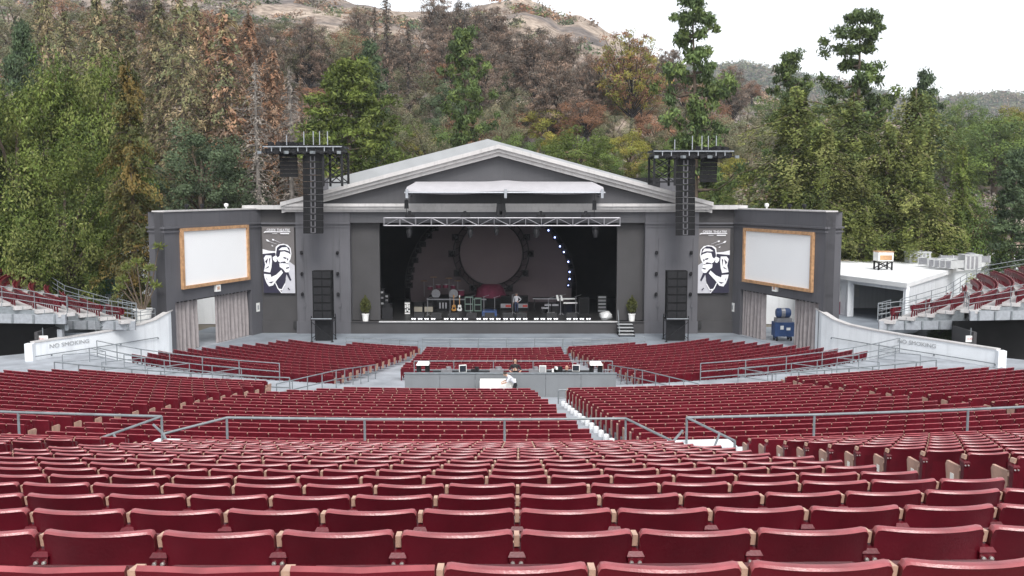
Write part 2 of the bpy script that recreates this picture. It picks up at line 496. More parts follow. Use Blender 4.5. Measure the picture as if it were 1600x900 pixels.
for (s, k) in sorted(by_row, key=lambda t: t[1]):
    line = sorted(by_row[(s, k)], key=lambda q: q[8])
    seen = [q for q in line if q[8] > 0 and q[8] < 1600]
    for i, q in enumerate(line):
        root = proto if first else copy_tree(proto)
        first = False
        root.location = q[1:4]; root.rotation_euler = (random.uniform(-.006, .006), 0, q[4] + random.uniform(-.012, .012))
        if q[7]:
            e = copy_tree(ep_l if q[7] < 0 else ep_r, root)
        where = 'nearest row' if k == 0 else '%s row from camera' % nth(k)
        ais = ('left' if q[7] > 0 else 'right') + ' of the ' + ('left' if q[4] < 0 else 'right') + ' aisle'
        side = 'end seat ' + ais if q[7] else '%s in view from the left' % ('first' if i == 0 else nth(i))
        root['label'] = 'red tip-up seat, %s, %s' % (where, side)
        root['category'] = 'seat'; root['group'] = 'red tip-up seats of the upper block'
for e in (ep_l, ep_r):
    for c in list(e.children): bpy.data.objects.remove(c)
    bpy.data.objects.remove(e)

FAR_V, FAR_F, FAR_M = [], [], []
def far_seat(x, y, z, rz, end=0, plain=False):
    for t in ([TB] if plain else [T] if not end else [T, TE[end]]):
        V = np.array(t.v); c, s_ = math.cos(rz), math.sin(rz)
        W = np.empty_like(V)
        W[:, 0] = V[:, 0] * c - V[:, 1] * s_ + x; W[:, 1] = V[:, 0] * s_ + V[:, 1] * c + y; W[:, 2] = V[:, 2] + z
        o = len(FAR_V); FAR_V.extend(map(tuple, W)); FAR_F.extend([tuple(i + o for i in f) for f in t.f]); FAR_M.extend(t.mi)
for q in far: far_seat(q[1], q[2], q[3], q[4] + random.uniform(-.015, .015), q[7])

# ------------------------------------------------------------------ pipe railings
def railing(label, pts, height=1.0, rails=(1.0,), every=1.6, r=.03, name='handrail', braces=(), group=None, top=None, mesh=None):
    """pts: base points (x,y,z). posts at the points and at even spacing between them"""
    pts = [Vector(p) for p in pts]
    t = thing(name, label, 'railing', pts[0], 0, group)
    up = Vector((0, 0, height))
    done = []
    for a, b in zip(pts[:-1], pts[1:]):
        n = max(1, round((b - a).length / every))
        for i in range(n + 1):
            p = a + (b - a) * (i / n)
            if any((p - q).length < .15 for q in done): continue
            done.append(p)
            MB().tube([p - Vector((0, 0, .03)), p + up], r * .95, 6).build('post', 'rail_paint', t, smooth=True)
    for k in rails:
        MB().tube([p + up * k for p in pts], r, 6).build('rail', 'rail_paint', t, smooth=True)
    for a, b in braces:
        MB().tube([a, b], r * .9, 6).build('brace', 'rail_paint', t, smooth=True)
    return t
def arcpts(R, a0, a1, z, n=6): return [pol(R, a0 + (a1 - a0) * i / n, z) for i in range(n + 1)]
# rails on the parapet
RZ = 6.25; RH = .70
p = at(1030, 675, 17.9)
c0 = at(380, 690, 19.15); 
l0, l1 = pol(66.65, -4.05, RZ), pol(66.65, 3.05, RZ)
railing('grey pipe rail on the parapet below the centre upper seats', arcpts(66.65, -4.05, .9, RZ, 2) + arcpts(66.65, .9, 1.0, RZ, 1)[1:] , RH, (1,), 3.9, .028,
        braces=[(l0 + Vector((0, 0, RH)), l0 + Vector((-1.05, -.75, RH - .15))), (l0 + Vector((-1.05, -.75, RH - .15)), l0 + Vector((-1.05, -.75, -.3))), (l0 + Vector((-1.05, -.75, RH - .15)), l0 + Vector((-.45, -1.3, -.2))), (l0 + Vector((-1.05, -.75, RH - .15)), l0 + Vector((-1.3, -.6, RH))),
                (pol(66.65, 1.0, RZ + RH), l1 + Vector((0, 0, RH))), (l1 + Vector((0, 0, RH)), l1 - Vector((0, 0, .05))), (l1 + Vector((0, 0, RH)), l1 + Vector((.78, -1.2, RH - .17))), (l1 + Vector((.78, -1.2, RH - .17)), l1 + Vector((.78, -1.2, -.2))), (l1 + Vector((.78, -1.2, RH - .17)), l1 + Vector((1.0, -1.0, RH)))])
l0 = pol(66.65, -5.25, RZ)
railing('grey pipe rail on the parapet at the left edge of the photo', [pol(66.65, a, RZ) for a in (-14, -11, -8, -5.25)], RH, (1,), 3.8, .028,
        braces=[(l0 + Vector((0, 0, RH)), l0 + Vector((-.85, -1.3, RH - .17))), (l0 + Vector((-.85, -1.3, RH - .17)), l0 + Vector((-.85, -1.3, -.4))), (l0 + Vector((-.62, -.95, RH - .12)), l0 + Vector((-.05, -1.35, -.2)))])
l0 = pol(66.65, 4.15, RZ)
railing('grey pipe rail on the parapet at the right side', [pol(66.65, a, RZ) for a in (4.15, 6.5, 9.5, 12.5, 15)], RH, (1,), 3.9, .028,
        braces=[(l0 + Vector((0, 0, RH)), l0 + Vector((.72, -1.2, RH - .18))), (l0 + Vector((.72, -1.2, RH - .18)), l0 + Vector((.72, -1.2, -.4))), (l0 + Vector((.5, -.85, RH - .12)), l0 + Vector((0, -1.5, -.2)))])
# rails along the front of the middle block
def onaisle(px, py, z): # point on a level z seen at a pixel
    r = ray(px, py); t = (z - CZ) / r.z
    return Vector((r.x * t, r.y * t, z))
railing('grey rail above the front row of the centre left seats', arcpts(48.5, -6.6, 1.6, 3.14, 4), .62, (1,), 2.4)
railing('grey rail above the front row right of the mixing desk', arcpts(48.5, 3.6, 14.4, 3.14, 5), .62, (1, .5), 2.0)
railing('grey rail in front of the outer right middle seats', arcpts(46.55, 15.6, 27, 2.9, 7), .85, (1, .5), 1.6)
railing('grey rail in front of the outer left middle seats', arcpts(46.55, -25.5, -10.2, 2.9, 8), .85, (1, .5), 1.6)
# rails behind the front block
railing('long grey rail behind the front left seats', arcpts(36.2, -43.5, -18.5, 1.3, 6), 1.0, (1, .55, .2), 2.0)
railing('long grey rail behind the front right seats', arcpts(36.2, 18.5, 46, 1.3, 6), 1.0, (1, .55, .2), 2.0)
for sgn, nm in ((-1, 'left'), (1, 'right')):
    for j, a in enumerate((21, 26.5, 32, 38)):
        p0, p1, p2 = pol(37.4, sgn * a, 1.3), pol(39.6, sgn * (a + 1.2), 1.3), pol(37.4, sgn * (a + 3.0), 1.3)
        railing('short wheelchair bay rail, %s from the mixing desk on the %s' % (('first', 'second', 'third', 'fourth')[j], nm), [p1, p0, p2], .85, (1, .5), 2.2, .026, group='bay rails of the cross aisle')
    q0, q1, q2 = pol(30.8, sgn * 12.9, .5), pol(37.0, sgn * 12.6, 1.3), pol(41.0, sgn * 14.6, 1.3)
    railing('sloping grey aisle rail down to the %s of the mixing desk' % nm, [q0, q1, q2], .95, (1, .5), 1.2)
# barriers in front of the stage
for sgn, nm in ((-1, 'left'), (1, 'right')):
    railing('four-bar grey barrier before the %s side of the stage' % nm, [pol(19.3, sgn * 16.5, .02), pol(20.0, sgn * 33, .02)], 1.05, (1, .72, .45, .18), 1.6, .03)
    railing('low grey rail before the front %s seats' % nm, [pol(20.2, sgn * 15, .02), pol(20.2, sgn * 29.0, .02)], .72, (1, .5), 1.4, .02)
for j, x in enumerate((660, 704, 748, 792, 836, 880)):
    a, b = at(x, 545, 68.4), at(x + 43, 545, 68.4); a.z = b.z = .02
    railing('steel crowd barrier panel, %s from the left before the stage' % ('first', 'second', 'third', 'fourth', 'fifth', 'sixth')[j], [a, b], 1.08, (1, .78, .55, .32, .1), 2.4, .028, name='crowd_barrier', group='crowd barriers before the stage')
a, b = at(690, 549, 66), at(886, 549, 66); a.z = b.z = .15
railing('low grey rail before the front row of centre seats', [a, b], .42, (1, .55), 1.5, .02)
# white step blocks beside the aisle in the middle block
k0 = 0
for (s, k, R, z, bl) in rows:
    if s != 'middle' or k > 15: continue
    p = pol(R - .15, 3.74, z)
    mb = MB(); mb.lathe([(.085, 0), (.095, .04), (.095, .20), (.08, .25), (.03, .27)], p, 10)
    o = mb.build('step_light', 'white_paint', smooth=True)
    tag(o, 'small white step light beside the centre aisle, %s from the camera' % nth(k0), 'step light', 'white step lights along the centre aisle'); k0 += 1
# ------------------------------------------------------------------ the stage building
MX = -1.2
def mir(p): return Vector((2 * MX - p[0], p[1], p[2]))
FY = 78.5
def fx(px, Y=FY): return at(px, 400, Y).x
def fz(py, Y=FY): return at(777, py, Y).z
house = thing('stage_building', 'dark grey theatre stage building with white trimmed gable and angled side wings', 'building', (MX, 80, 0))
Z_OPEN, Z_ENT, Z_CORN0, Z_CORN1, Z_STAGE, Z_WING = fz(348), fz(331), fz(331), fz(318), 1.02, 10.2
xs = [fx(548), fx(592), fx(965), fx(1007)]
xl_p, xr_p = fx(464), fx(1090)      # outer edges of the pilasters
xl_n, xr_n = fx(406), fx(1141)      # outer edges of the banner niches
def P(name, mb, mat, parent=house, **k): return mb.build(name, mat, parent, **k)
# pilasters with plinth and neck moulding
for a, b in ((xl_p, xs[0]), (xs[3], xr_p)):
    o = P('pilaster', MB().bx(a, b, 78.2, 79.4, 0, Z_ENT - .003), 'grey_wall')
    P('plinth', MB().bx(a - .05, b + .05, 78.12, 78.199, 0, 1.05), 'grey_wall', o)
    m = MB(); m.bx(a - .04, b + .04, 78.10, 78.199, Z_OPEN - .12, Z_OPEN + .02); m.bx(a - .04, b + .04, 78.14, 78.199, Z_OPEN - .38, Z_OPEN - .30)
    P('moulding', m, 'grey_wall', o)
for a, b in ((xs[0], xs[1]), (xs[2], xs[3])):
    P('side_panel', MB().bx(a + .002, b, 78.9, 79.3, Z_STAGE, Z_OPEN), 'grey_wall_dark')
for a, b in ((xl_n - .5, xl_p), (xr_p, xr_n + .5)):
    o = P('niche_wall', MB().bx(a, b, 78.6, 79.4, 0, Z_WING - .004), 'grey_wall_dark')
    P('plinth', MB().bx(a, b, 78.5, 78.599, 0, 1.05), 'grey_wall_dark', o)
    m = MB(); m.bx(a, b, 78.44, 78.598, Z_OPEN - .12, Z_OPEN + .02); m.bx(a, b, 78.5, 78.598, Z_OPEN - .38, Z_OPEN - .30)
    P('moulding', m, 'grey_wall', o)
P('entablature', MB().bx(xs[0], xs[3], 78.3, 79.4, Z_OPEN, Z_ENT - .004), 'tympanum')
# white cornice, three stepped mouldings
cx0, cx1 = fx(443, 77.8), fx(1110, 77.8)
h = Z_CORN1 - Z_CORN0
m = MB(); m.bx(cx0, cx1, 77.55, 79.4, Z_CORN0 + h * .66, Z_CORN1); m.bx(cx0 + .15, cx1 - .15, 77.72, 79.4, Z_CORN0 + h * .3, Z_CORN0 + h * .655); m.bx(cx0 + .3, cx1 - .3, 77.95, 79.4, Z_CORN0, Z_CORN0 + h * .295)
P('cornice', m, 'cornice_white')
apex = at(779, 226, 77.8)
P('tympanum', MB().slab([(cx0 + .4, 78.6, Z_CORN1 - .05), (cx1 - .4, 78.6, Z_CORN1 - .05), (apex.x, 78.6, apex.z - .2)], (0, .6, 0)), 'tympanum')
for ex in (cx0 - .1, cx1 + .1):
    m = MB(); A_ = Vector((apex.x, 0, apex.z)); B_ = Vector((ex, 0, Z_CORN1 + .12))
    for (t0, t1, y) in ((0, .36, 77.45), (.365, .66, 77.68), (.665, 1.0, 77.95)):
        q = []
        for (Pt, t) in ((A_, t0), (B_, t0), (B_, t1), (A_, t1)):
            q.append(Vector((Pt.x, y, Pt.z - t * .88)))
        m.slab(q, (0, 79.0 - y, 0))
    P('raking_cornice', m, 'cornice_white')
# low white eaves returns joining gable and wings
for s in (0, 1):
    a, b = (xl_n - 1.2, cx0 + .4) if s == 0 else (cx1 - .4, xr_n + 1.2)
    P('eaves_return', MB().bx(a, b, 77.98, 80, Z_WING, Z_WING + .32), 'cornice_white')
# roof: front gable roof and the higher fly roof behind
m = MB()
for ex in (cx0 - .1, cx1 + .1):
    m.slab([(apex.x, 78.4, apex.z + .04), (ex, 78.4, Z_CORN1 + .16), (ex, 97, Z_CORN1 + .16), (apex.x, 97, apex.z + .04)], (0, 0, -.12))
P('roof', m, 'roof_felt')
a2 = at(763, 219, 84); le, re = at(520, 281, 84), at(1010, 287, 84)
m = MB()
for e_ in (le, re):
    m.slab([(a2.x, 82, a2.z), (e_.x, 82, e_.z), (e_.x, 97, e_.z), (a2.x, 97, a2.z)], (0, 0, -1.6))
P('upper_roof', m, 'roof_felt')
m = MB().bx(-20, 17, 97, 97.4, 0, 13.0); P('rear_wall', m, 'grey_wall')
# interior of the stage
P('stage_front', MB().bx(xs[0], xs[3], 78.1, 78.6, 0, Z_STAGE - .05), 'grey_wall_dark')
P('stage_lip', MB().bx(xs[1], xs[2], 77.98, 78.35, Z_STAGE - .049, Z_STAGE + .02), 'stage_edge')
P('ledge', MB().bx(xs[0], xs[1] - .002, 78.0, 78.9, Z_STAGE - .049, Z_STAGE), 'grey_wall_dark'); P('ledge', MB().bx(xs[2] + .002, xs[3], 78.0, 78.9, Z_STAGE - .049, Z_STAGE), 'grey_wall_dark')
P('stage_floor', MB().bx(-18, 15.6, 78.36, 96.9, .4, Z_STAGE), 'stage_floor')
P('masking_wall', MB().bx(-17, 14.6, 95.2, 95.5, Z_STAGE, 13), 'black_cloth')
for x in (-15.2, 12.8): P('masking_wall', MB().bx(x - .1, x + .1, 79.4, 95.2, Z_STAGE, 11), 'black_cloth')
P('stage_ceiling', MB().bx(-16, 13.6, 79.45, 95.19, 10.4, 10.55), 'black_cloth')
for x in (-15.3, 12.9):
    P('side_wall', MB().bx(x - .15 - (2.6 if x < 0 else -2.6), x + .15 - (2.6 if x < 0 else -2.6), 79.4, 97, 0, 10.6), 'grey_wall')
for k, x in enumerate((fx(640), fx(884), fx(905))): pass
# wings ----------------------------------------------------------------
WIN, WOUT, WEND = Vector((-20.62, 78.4, 0)), Vector((-24.35, 67.2, 0)), Vector((-25.95, 68.6, 0))
eL = (WOUT - WIN).normalized(); nL = Vector((-eL.y, eL.x, 0)).normalized()
if nL.x < 0: nL = -nL
WL = (WOUT - WIN).length
def wing_frame(side):
    if side < 0: return WIN, eL, nL
    return mir(WIN), Vector((-eL.x, eL.y, 0)), Vector((-nL.x, nL.y, 0))
def s_of(px, py, side):
    p0, e, n = wing_frame(side)
    q = hit(px, py, p0, n); return (q - p0).dot(e), q.z
def wbox(mb, side, s0, s1, z0, z1, d0, d1):
    """box on a wing: s along the wall, d towards the audience"""
    p0, e, n = wing_frame(side)
    q = [p0 + e * s0 + n * d0, p0 + e * s1 + n * d0, p0 + e * s1 + n * d1, p0 + e * s0 + n * d1]
    return mb.hexa([(v.x, v.y, z0) for v in q], [(v.x, v.y, z1) for v in q])
OPEN = {}
for side, pin, pout in ((-1, 394, 275), (1, 1156, 1278)):
    sa, _ = s_of(pin, 500, side); sb, _ = s_of(pout, 510, side); ZO = 3.75
    OPEN[side] = (sa, sb, ZO)
    w = MB()
    wbox(w, side, -.25, sa, 0, Z_WING, -.8, 0); wbox(w, side, sb, WL, 0, Z_WING, -.8, 0); wbox(w, side, sa, sb, ZO, Z_WING, -.8, 0)
    wing = P('wing_wall', w, 'grey_wall')
    # end face
    q = [WOUT, WEND, WEND + Vector((.59, .68, 0)), WOUT - nL * .79]
    q = [v if side < 0 else mir(v) for v in q]
    P('wing_end', MB().hexa([(v.x, v.y, 0) for v in q], [(v.x, v.y, Z_WING - .003) for v in q]), 'grey_wall')
    m = MB(); wbox(m, side, -.2, WL + .12, 9.02, 9.16, .001, .14); wbox(m, side, -.2, WL + .06, 8.74, 8.86, .001, .08)
    oe = (WEND - WOUT).normalized(); on = Vector((oe.y, -oe.x, 0)); on = on if on.y < 0 else -on
    def endbar(z0, z1, d):
        a, b = WOUT - oe * .02, WEND + oe * .1
        qq = [a, b, b + on * d, a + on * d]; qq = [v if side < 0 else mir(v) for v in qq]
        m.hexa([(v.x, v.y, z0) for v in qq], [(v.x, v.y, z1) for v in qq])
    endbar(9.02, 9.16, .14); endbar(8.74, 8.86, .08)
    P('moulding', m, 'grey_wall', wing)
    m = MB(); wbox(m, side, -.3, WL + .02, Z_WING, Z_WING + .10, -.95, .07)
    P('coping', m, 'cornice_white', wing)
    for j, ss in enumerate((4.2, 7.2, 9.0)):
        m = MB(); p0, e, n = wing_frame(side); c = p0 + e * ss - n * .15
        m.lathe([(.07, 0), (.07, .12), (.16, .16), (.18, .34), (.05, .4)], (c.x, c.y, Z_WING + .14), 8)
        P('roof_lamp', m, 'black_metal' if j else 'sign_white', wing, smooth=True)
    # open-air corridor behind the doorway, closed by a white wall
    xa, xb = (-30.8, -18.6) if side < 0 else (16.6, 25.2)
    P('corridor_wall', MB().bx(xa, xb, 84.0, 84.3, 0, 4.6), 'white_paint')
    m = MB(); wbox(m, side, sa, sb, -.2, .03, -6.5, .0); P('threshold', m, 'aisle_paint')
    # reveal edge
    m = MB(); wbox(m, side, sa, sb, ZO - .12, ZO - .001, -.78, -.3); P('curtain_track', m, 'black_metal', wing)
# two side doors of the lobby stay open; the curtains
def curtain(label, side, s0, s1, z0, z1):
    p0, e, n = wing_frame(side); m = MB(); N_ = 64; fr = 5.2 * abs(s1 - s0) / 2.2
    vs = []
    for i in range(N_ + 1):
        t = i / N_; s = s0 + (s1 - s0) * t
        ph = 2 * math.pi * fr * (t + .04 * math.sin(5 * t))
        for (z, amp) in ((z0, .20), ((z0 + z1) / 2, .17), (z1, .12)):
            d = -.36 + amp * math.sin(ph) + .03 * math.sin(2.7 * ph + z)
            b = p0 + e * (s + .03 * math.sin(ph * .5 + z)) + n * d
            vs.append((b.x, b.y, z)); 
    k = len(vs)
    vs += [tuple(Vector(v) - n * .02) for v in vs]
    fs = []
    for i in range(N_):
        for j in range(2):
            a = i * 3 + j; fs.append((a, a + 3, a + 4, a + 1)); fs.append((k + a, k + a + 1, k + a + 4, k + a + 3))
    m.add(vs, fs)
    tag(m.build('curtain', 'curtain', smooth=True), label, 'curtain', 'grey curtains of the side doorways')
for side, cuts in ((-1, ((275, 315, 'outer grey curtain of the doorway below the left screen'), (343, 394, 'inner grey curtain of the doorway below the left screen'))),
                   (1, ((1156, 1188, 'inner grey curtain of the doorway below the right screen'), (1237, 1278, 'outer grey curtain of the doorway below the right screen')))):
    for a, b, lab in cuts:
        curtain(lab, side, s_of(a, 500, side)[0], s_of(b, 500, side)[0], .05, OPEN[side][2] - .06)
# projection screens
for side, (xi, xo), (yti, ybi), lab in ((-1, (385, 281), (351, 437), 'left'), (1, (1165, 1273), (356, 440), 'right')):
    s0, zt = s_of(xi, yti, side); _, zb = s_of(xi, ybi, side); s1, _ = s_of(xo, 400, side)
    p0, e, n = wing_frame(side); c = p0 + e * (s0 + s1) / 2
    t = thing('projection_screen', 'large white projection screen in a wooden frame on the %s wing' % lab, 'screen', (c.x, c.y, zb))
    f = .23
    wbox(MB(), side, 0, 1, 0, 1, 0, 1)
    m = MB(); wbox(m, side, s0 + f, s1 - f, zb + f, zt - f, .01, .10); m.build('screen_panel', 'screen_white', t)
    for (a, b, z0, z1) in ((s0, s1, zt - f, zt), (s0, s1, zb, zb + f), (s0, s0 + f, zb + f, zt - f), (s1 - f, s1, zb + f, zt - f)):
        m = MB(); wbox(m, side, a, b, z0, z1, .012, .24); m.build('frame_board', 'frame_wood', t)
    sm = s_of(338 if side < 0 else 1213, 450, side)
    m = MB(); wbox(m, side, sm[0] - .28, sm[0] + .28, sm[1] - .26, sm[1] + .26, .002, .2)
    o = m.build('exit_light', 'sign_white'); tag(o, 'small pale light box above the %s doorway' % lab, 'light box')
    m = MB(); wbox(m, side, sm[0] - .16, sm[0] + .16, sm[1] - .12, sm[1] + .12, .2, .205); m.build('face_plate', 'arm_tan', o)
    sn = s_of(403 if side < 0 else 1145, 480, side)
    m = MB(); wbox(m, side, sn[0] - .24, sn[0] + .24, sn[1] - .36, sn[1] + .36, .003, .03)
    o = m.build('notice', 'sign_white'); tag(o, 'small white notice on the wall beside the %s doorway' % lab, 'notice')
    m = MB(); wbox(m, side, sn[0] - .11, sn[0] + .11, sn[1] - .2, sn[1] + .16, .031, .035); m.build('notice_print', 'sign_grey', o)
# ------------------------------------------------------------------ banners
SH = [  # (material, polygon in banner units of the left banner photo crop), back to front
    ('banner_pale', [(395, 470), (465, 520), (465, 848), (285, 848), (330, 760), (352, 690), (340, 560)]),
    ('banner_white', [(72, 325), (150, 345), (232, 352), (232, 366), (72, 382)]),
    ('banner_navy', [(72, 382), (240, 365), (265, 450), (330, 540), (362, 610), (342, 720), (292, 800), (262, 800), (300, 846), (72, 846)]),
    ('banner_white', [(235, 300), (270, 272), (330, 262), (385, 275), (420, 315), (428, 380), (415, 440), (385, 490), (320, 505), (262, 470), (240, 430), (228, 370)]),
    ('banner_navy', [(238, 375), (250, 312), (290, 280), (350, 275), (405, 312), (418, 392), (395, 372), (340, 352), (292, 358), (280, 405), (258, 425), (236, 400)]),
    ('banner_white', [(268, 335), (310, 305), (375, 303), (404, 352), (350, 335), (300, 338)]),
    ('banner_white', [(195, 420), (238, 398), (246, 470), (222, 480), (198, 452)]),
    ('banner_navy', [(326, 415), (368, 428), (362, 444), (330, 434)]),
    ('banner_navy', [(374, 432), (390, 436), (384, 462), (372, 455)]),
    ('banner_navy', [(292, 478), (348, 470), (362, 492), (320, 492), (300, 500)]),
    ('banner_white', [(276, 495), (320, 490), (390, 508), (407, 565), (385, 598), (350, 600), (318, 560), (280, 535)]),
    ('banner_navy', [(352, 604), (386, 598), (422, 690), (404, 702)]),
    ('banner_navy', [(355, 545), (395, 535), (396, 550), (360, 560)]),
    ('banner_white', [(85, 430), (110, 398), (180, 400), (186, 470), (178, 540), (160, 602), (82, 590), (100, 510)]),
    ('banner_navy', [(100, 470), (140, 430), (120, 500)]), ('banner_navy', [(150, 440), (168, 425), (158, 520)]), ('banner_navy', [(95, 560), (150, 520), (140, 545)]),
    ('banner_white', [(82, 618), (165, 625), (172, 655), (235, 628), (300, 570), (320, 605), (240, 692), (192, 755), (142, 766), (112, 725), (90, 665)]),
    ('banner_navy', [(135, 718), (205, 705), (172, 732)]), ('banner_navy', [(108, 650), (125, 690), (118, 692)]),
    ('banner_white', [(218, 722), (226, 718), (262, 792), (300, 800), (340, 730), (350, 736), (306, 812), (278, 815), (305, 846), (292, 846), (246, 790)]),
    ('banner_white', [(118, 208), (140, 212), (168, 238), (130, 232)]), ('banner_white', [(195, 204), (222, 208), (216, 226), (198, 220)]), ('banner_white', [(188, 274), (212, 290), (192, 292)]),
    ('banner_pale', [(220, 214), (300, 248), (300, 251), (218, 220)]), ('banner_pale', [(165, 234), (250, 262), (250, 266), (160, 238)]),
    ('banner_navy', [(372, 785), (386, 780), (398, 802), (404, 790), (402, 812), (386, 806)]),
    ('banner_white', [(95, 124), (120, 112), (128, 116), (426, 118), (424, 125), (120, 126), (98, 134)]),
    ('banner_white', [(300, 136), (410, 136), (408, 147), (300, 147)]), ('banner_white', [(200, 140), (262, 140), (262, 144), (200, 144)]),
]
for side, (x0, x1, yt, yb), lab in ((-1, (409.3, 461.5, 354, 458), 'left'), (1, (1089.5, 1139, 357, 458), 'right')):
    Y = 78.38; A_, B_ = at(x0, yt, Y), at(x1, yb, Y)
    t = thing('banner', 'tall banner of a singer with a microphone in the %s wall niche' % lab, 'banner', (A_.x, Y, B_.z))
    MB().bx(A_.x, B_.x, Y - .012, Y + .01, B_.z, A_.z).build('cloth', 'banner_grey', t)
    W, H = B_.x - A_.x, A_.z - B_.z
    for i, (mt, poly) in enumerate(SH):
        txt = i >= len(SH) - 3
        q = []
        for zx, zy in poly:
            u = (zx - 70) / 395; v = (zy - 60) / 788
            if side > 0 and not txt: u = 1 - u
            q.append((A_.x + u * W, Y - .014 - .004 * (i + 1), A_.z - v * H))
        m = MB(); m.add(q, [tuple(range(len(q)))]); m.build('print', mt, t)
    M = Matrix.Translation((A_.x + W * .52, Y - .014 - .004 * (len(SH) + 1), A_.z - (102 - 60) / 788 * H)) @ Matrix.Rotation(math.pi / 2, 4, 'X')
    text_part('lettering', 'GREEK THEATRE', .30, 'banner_white', M, t, .001, width=W * .72)
# ------------------------------------------------------------------ canopy, truss, loudspeakers
cy = 75.4
zt0, zb0 = fz(284, cy), fz(300.5, cy)
can = thing('canopy', 'white fabric canopy spanning the gable above the stage opening', 'canopy', (MX, 78, fz(320)))
m = MB(); N_ = 40; vs = []
xa, xb = fx(635, cy), fx(943, cy)
for i in range(N_ + 1):
    t = i / N_; x = xa + (xb - xa) * t; ins = .35 * (1 if i in (0, N_) else 0)
    sag = .07 * math.sin(t * math.pi * 2) ** 2 + .03 * math.sin(9 * t)
    crown = .10 * math.exp(-((t - .5) / .06) ** 2)
    for (y, z) in ((78.5, zt0 + .05 + crown), (77.6, zt0 + crown), (cy + .8, zb0 + .42 - sag * .3), (cy, zb0 + .08 - sag), (cy + .06, zb0 - .03 - sag)):
        xx = x + (.55 if i == 0 else -.75 if i == N_ else 0) * (1 if y > 77 else 0)
        vs.append((xx, y, z))
k = len(vs); vs += [(a, b + .02, c - .03) for a, b, c in vs]
fs = []
for i in range(N_):
    for j in range(4):
        a = i * 5 + j; fs += [(a, a + 5, a + 6, a + 1), (k + a, k + a + 1, k + a + 6, k + a + 5)]
m.add(vs, fs); m.build('fabric', 'canopy_white', can, smooth=True)
MB().tube([(xa - .1, cy, zb0 - .02), (xb + .1, cy, zb0 - .02)], .06, 8).build('front_bar', 'steel', can)
for x in (fx(637, cy), fx(790, cy), fx(940, cy)):
    m = MB(); m.bar((x, cy - .05, zb0 - .06), (x, 78.6, zb0 - .16), .16, .2); m.bx(x - .1, x + .1, cy - .16, cy + .1, zb0 - .45, zb0 + .25)
    m.build('arm', 'steel', can)
# chain hoists
for px, y0, y1, lab in ((636, 312, 326, 'left'), (783, 318, 336, 'middle'), (928, 313, 328, 'right')):
    x = fx(px, 76.2); t = thing('chain_hoist', 'black chain hoist hanging from the %s canopy arm' % lab, 'hoist', (x, 76.2, fz(y1, 76.2)), 0, 'chain hoists of the lighting truss')
    m = MB(); w = .16 if px != 783 else .42
    m.hexa([(x - w, 76.0, fz(y1, 76.2)), (x + w, 76.0, fz(y1, 76.2)), (x + w, 76.4, fz(y1, 76.2)), (x - w, 76.4, fz(y1, 76.2))], [(x - w * .8, 76.0, fz(y0, 76.2)), (x + w * .8, 76.0, fz(y0, 76.2)), (x + w * .8, 76.4, fz(y0, 76.2)), (x - w * .8, 76.4, fz(y0, 76.2))])
    m.build('hoist_body', 'black_metal', t)
    MB().tube([(x, 76.2, fz(340, 76.2)), (x, 76.2, zb0 - .1)], .025, 5).build('chain', 'black_metal', t)
# lighting truss
tx0, tx1 = fx(601, 76.2), fx(968, 76.2); tz1, tz0 = fz(340.5, 76.2), fz(352.5, 76.2); ty0, ty1 = 75.9, 76.5
tr = thing('lighting_truss', 'silver box truss hung across the top of the stage opening', 'truss', ((tx0 + tx1) / 2, 76.2, tz0))
for z in (tz0, tz1):
    for y in (ty0, ty1): MB().tube([(tx0, y, z), (tx1, y, z)], .038, 6).build('chord', 'alu', tr, smooth=True)
nb = 15
for i in range(nb + 1):
    x = tx0 + (tx1 - tx0) * i / nb
    for y in (ty0, ty1):
        MB().tube([(x, y, tz0), (x, y, tz1)], .03, 5).build('strut', 'alu', tr)
        if i < nb:
            x2 = tx0 + (tx1 - tx0) * (i + 1) / nb
            a, b = ((x, y, tz0), (x2, y, tz1)) if i % 2 == 0 else ((x, y, tz1), (x2, y, tz0))
            MB().tube([a, b], .024, 5).build('brace', 'alu', tr)
    for z in (tz0, tz1): MB().tube([(x, ty0, z), (x, ty1, z)], .022, 5).build('cross_tube', 'alu', tr)
def stage_lamp(label, x, y, ztop, sc=1.0, lit=False, group='lamps on the stage truss', tilt=0.0):
    t = thing('stage_lamp', label, 'stage lamp', (x, y, ztop - .8 * sc), 0, group)
    m = MB(); m.bx(x - .2 * sc, x + .2 * sc, y - .12 * sc, y + .12 * sc, ztop - .18 * sc, ztop); m.build('base', 'black_metal', t)
    m = MB(); m.bar((x - .22 * sc, y, ztop - .1 * sc), (x - .22 * sc, y, ztop - .62 * sc), .05 * sc); m.bar((x + .22 * sc, y, ztop - .1 * sc), (x + .22 * sc, y, ztop - .62 * sc), .05 * sc); m.build('yoke', 'black_metal', t)
    m = MB(); m.lathe([(.08 * sc, .34 * sc), (.19 * sc, .2 * sc), (.19 * sc, -.1 * sc), (.15 * sc, -.34 * sc)], (x, y, ztop - .55 * sc), 10); hd = m.build('head', 'black_metal', t, smooth=True)
    return t
for px, lab in ((640, 'first'), (735, 'second'), (776, 'third'), (838, 'fourth'), (930, 'fifth')):
    stage_lamp('black moving lamp under the truss, %s from the left' % lab, fx(px, 76.2), 76.2, tz0 - .05, 1.0 if px != 776 else .8)
for px, lab in ((641, 'left end'), (727, 'left part'), (783, 'middle'), (845, 'right part'), (915, 'right end')):
    x = fx(px, 76.2); m = MB(); m.bx(x - .35, x + .35, 75.95, 76.45, tz1 + .05, tz1 + .28); m.bx(x - .12, x + .1, 76, 76.4, tz1 + .28, tz1 + .55)
    tag(m.build('cable_bundle', 'black_metal'), 'black cable and clamp box on top of the truss, %s' % lab, 'cable box', 'boxes on the truss')
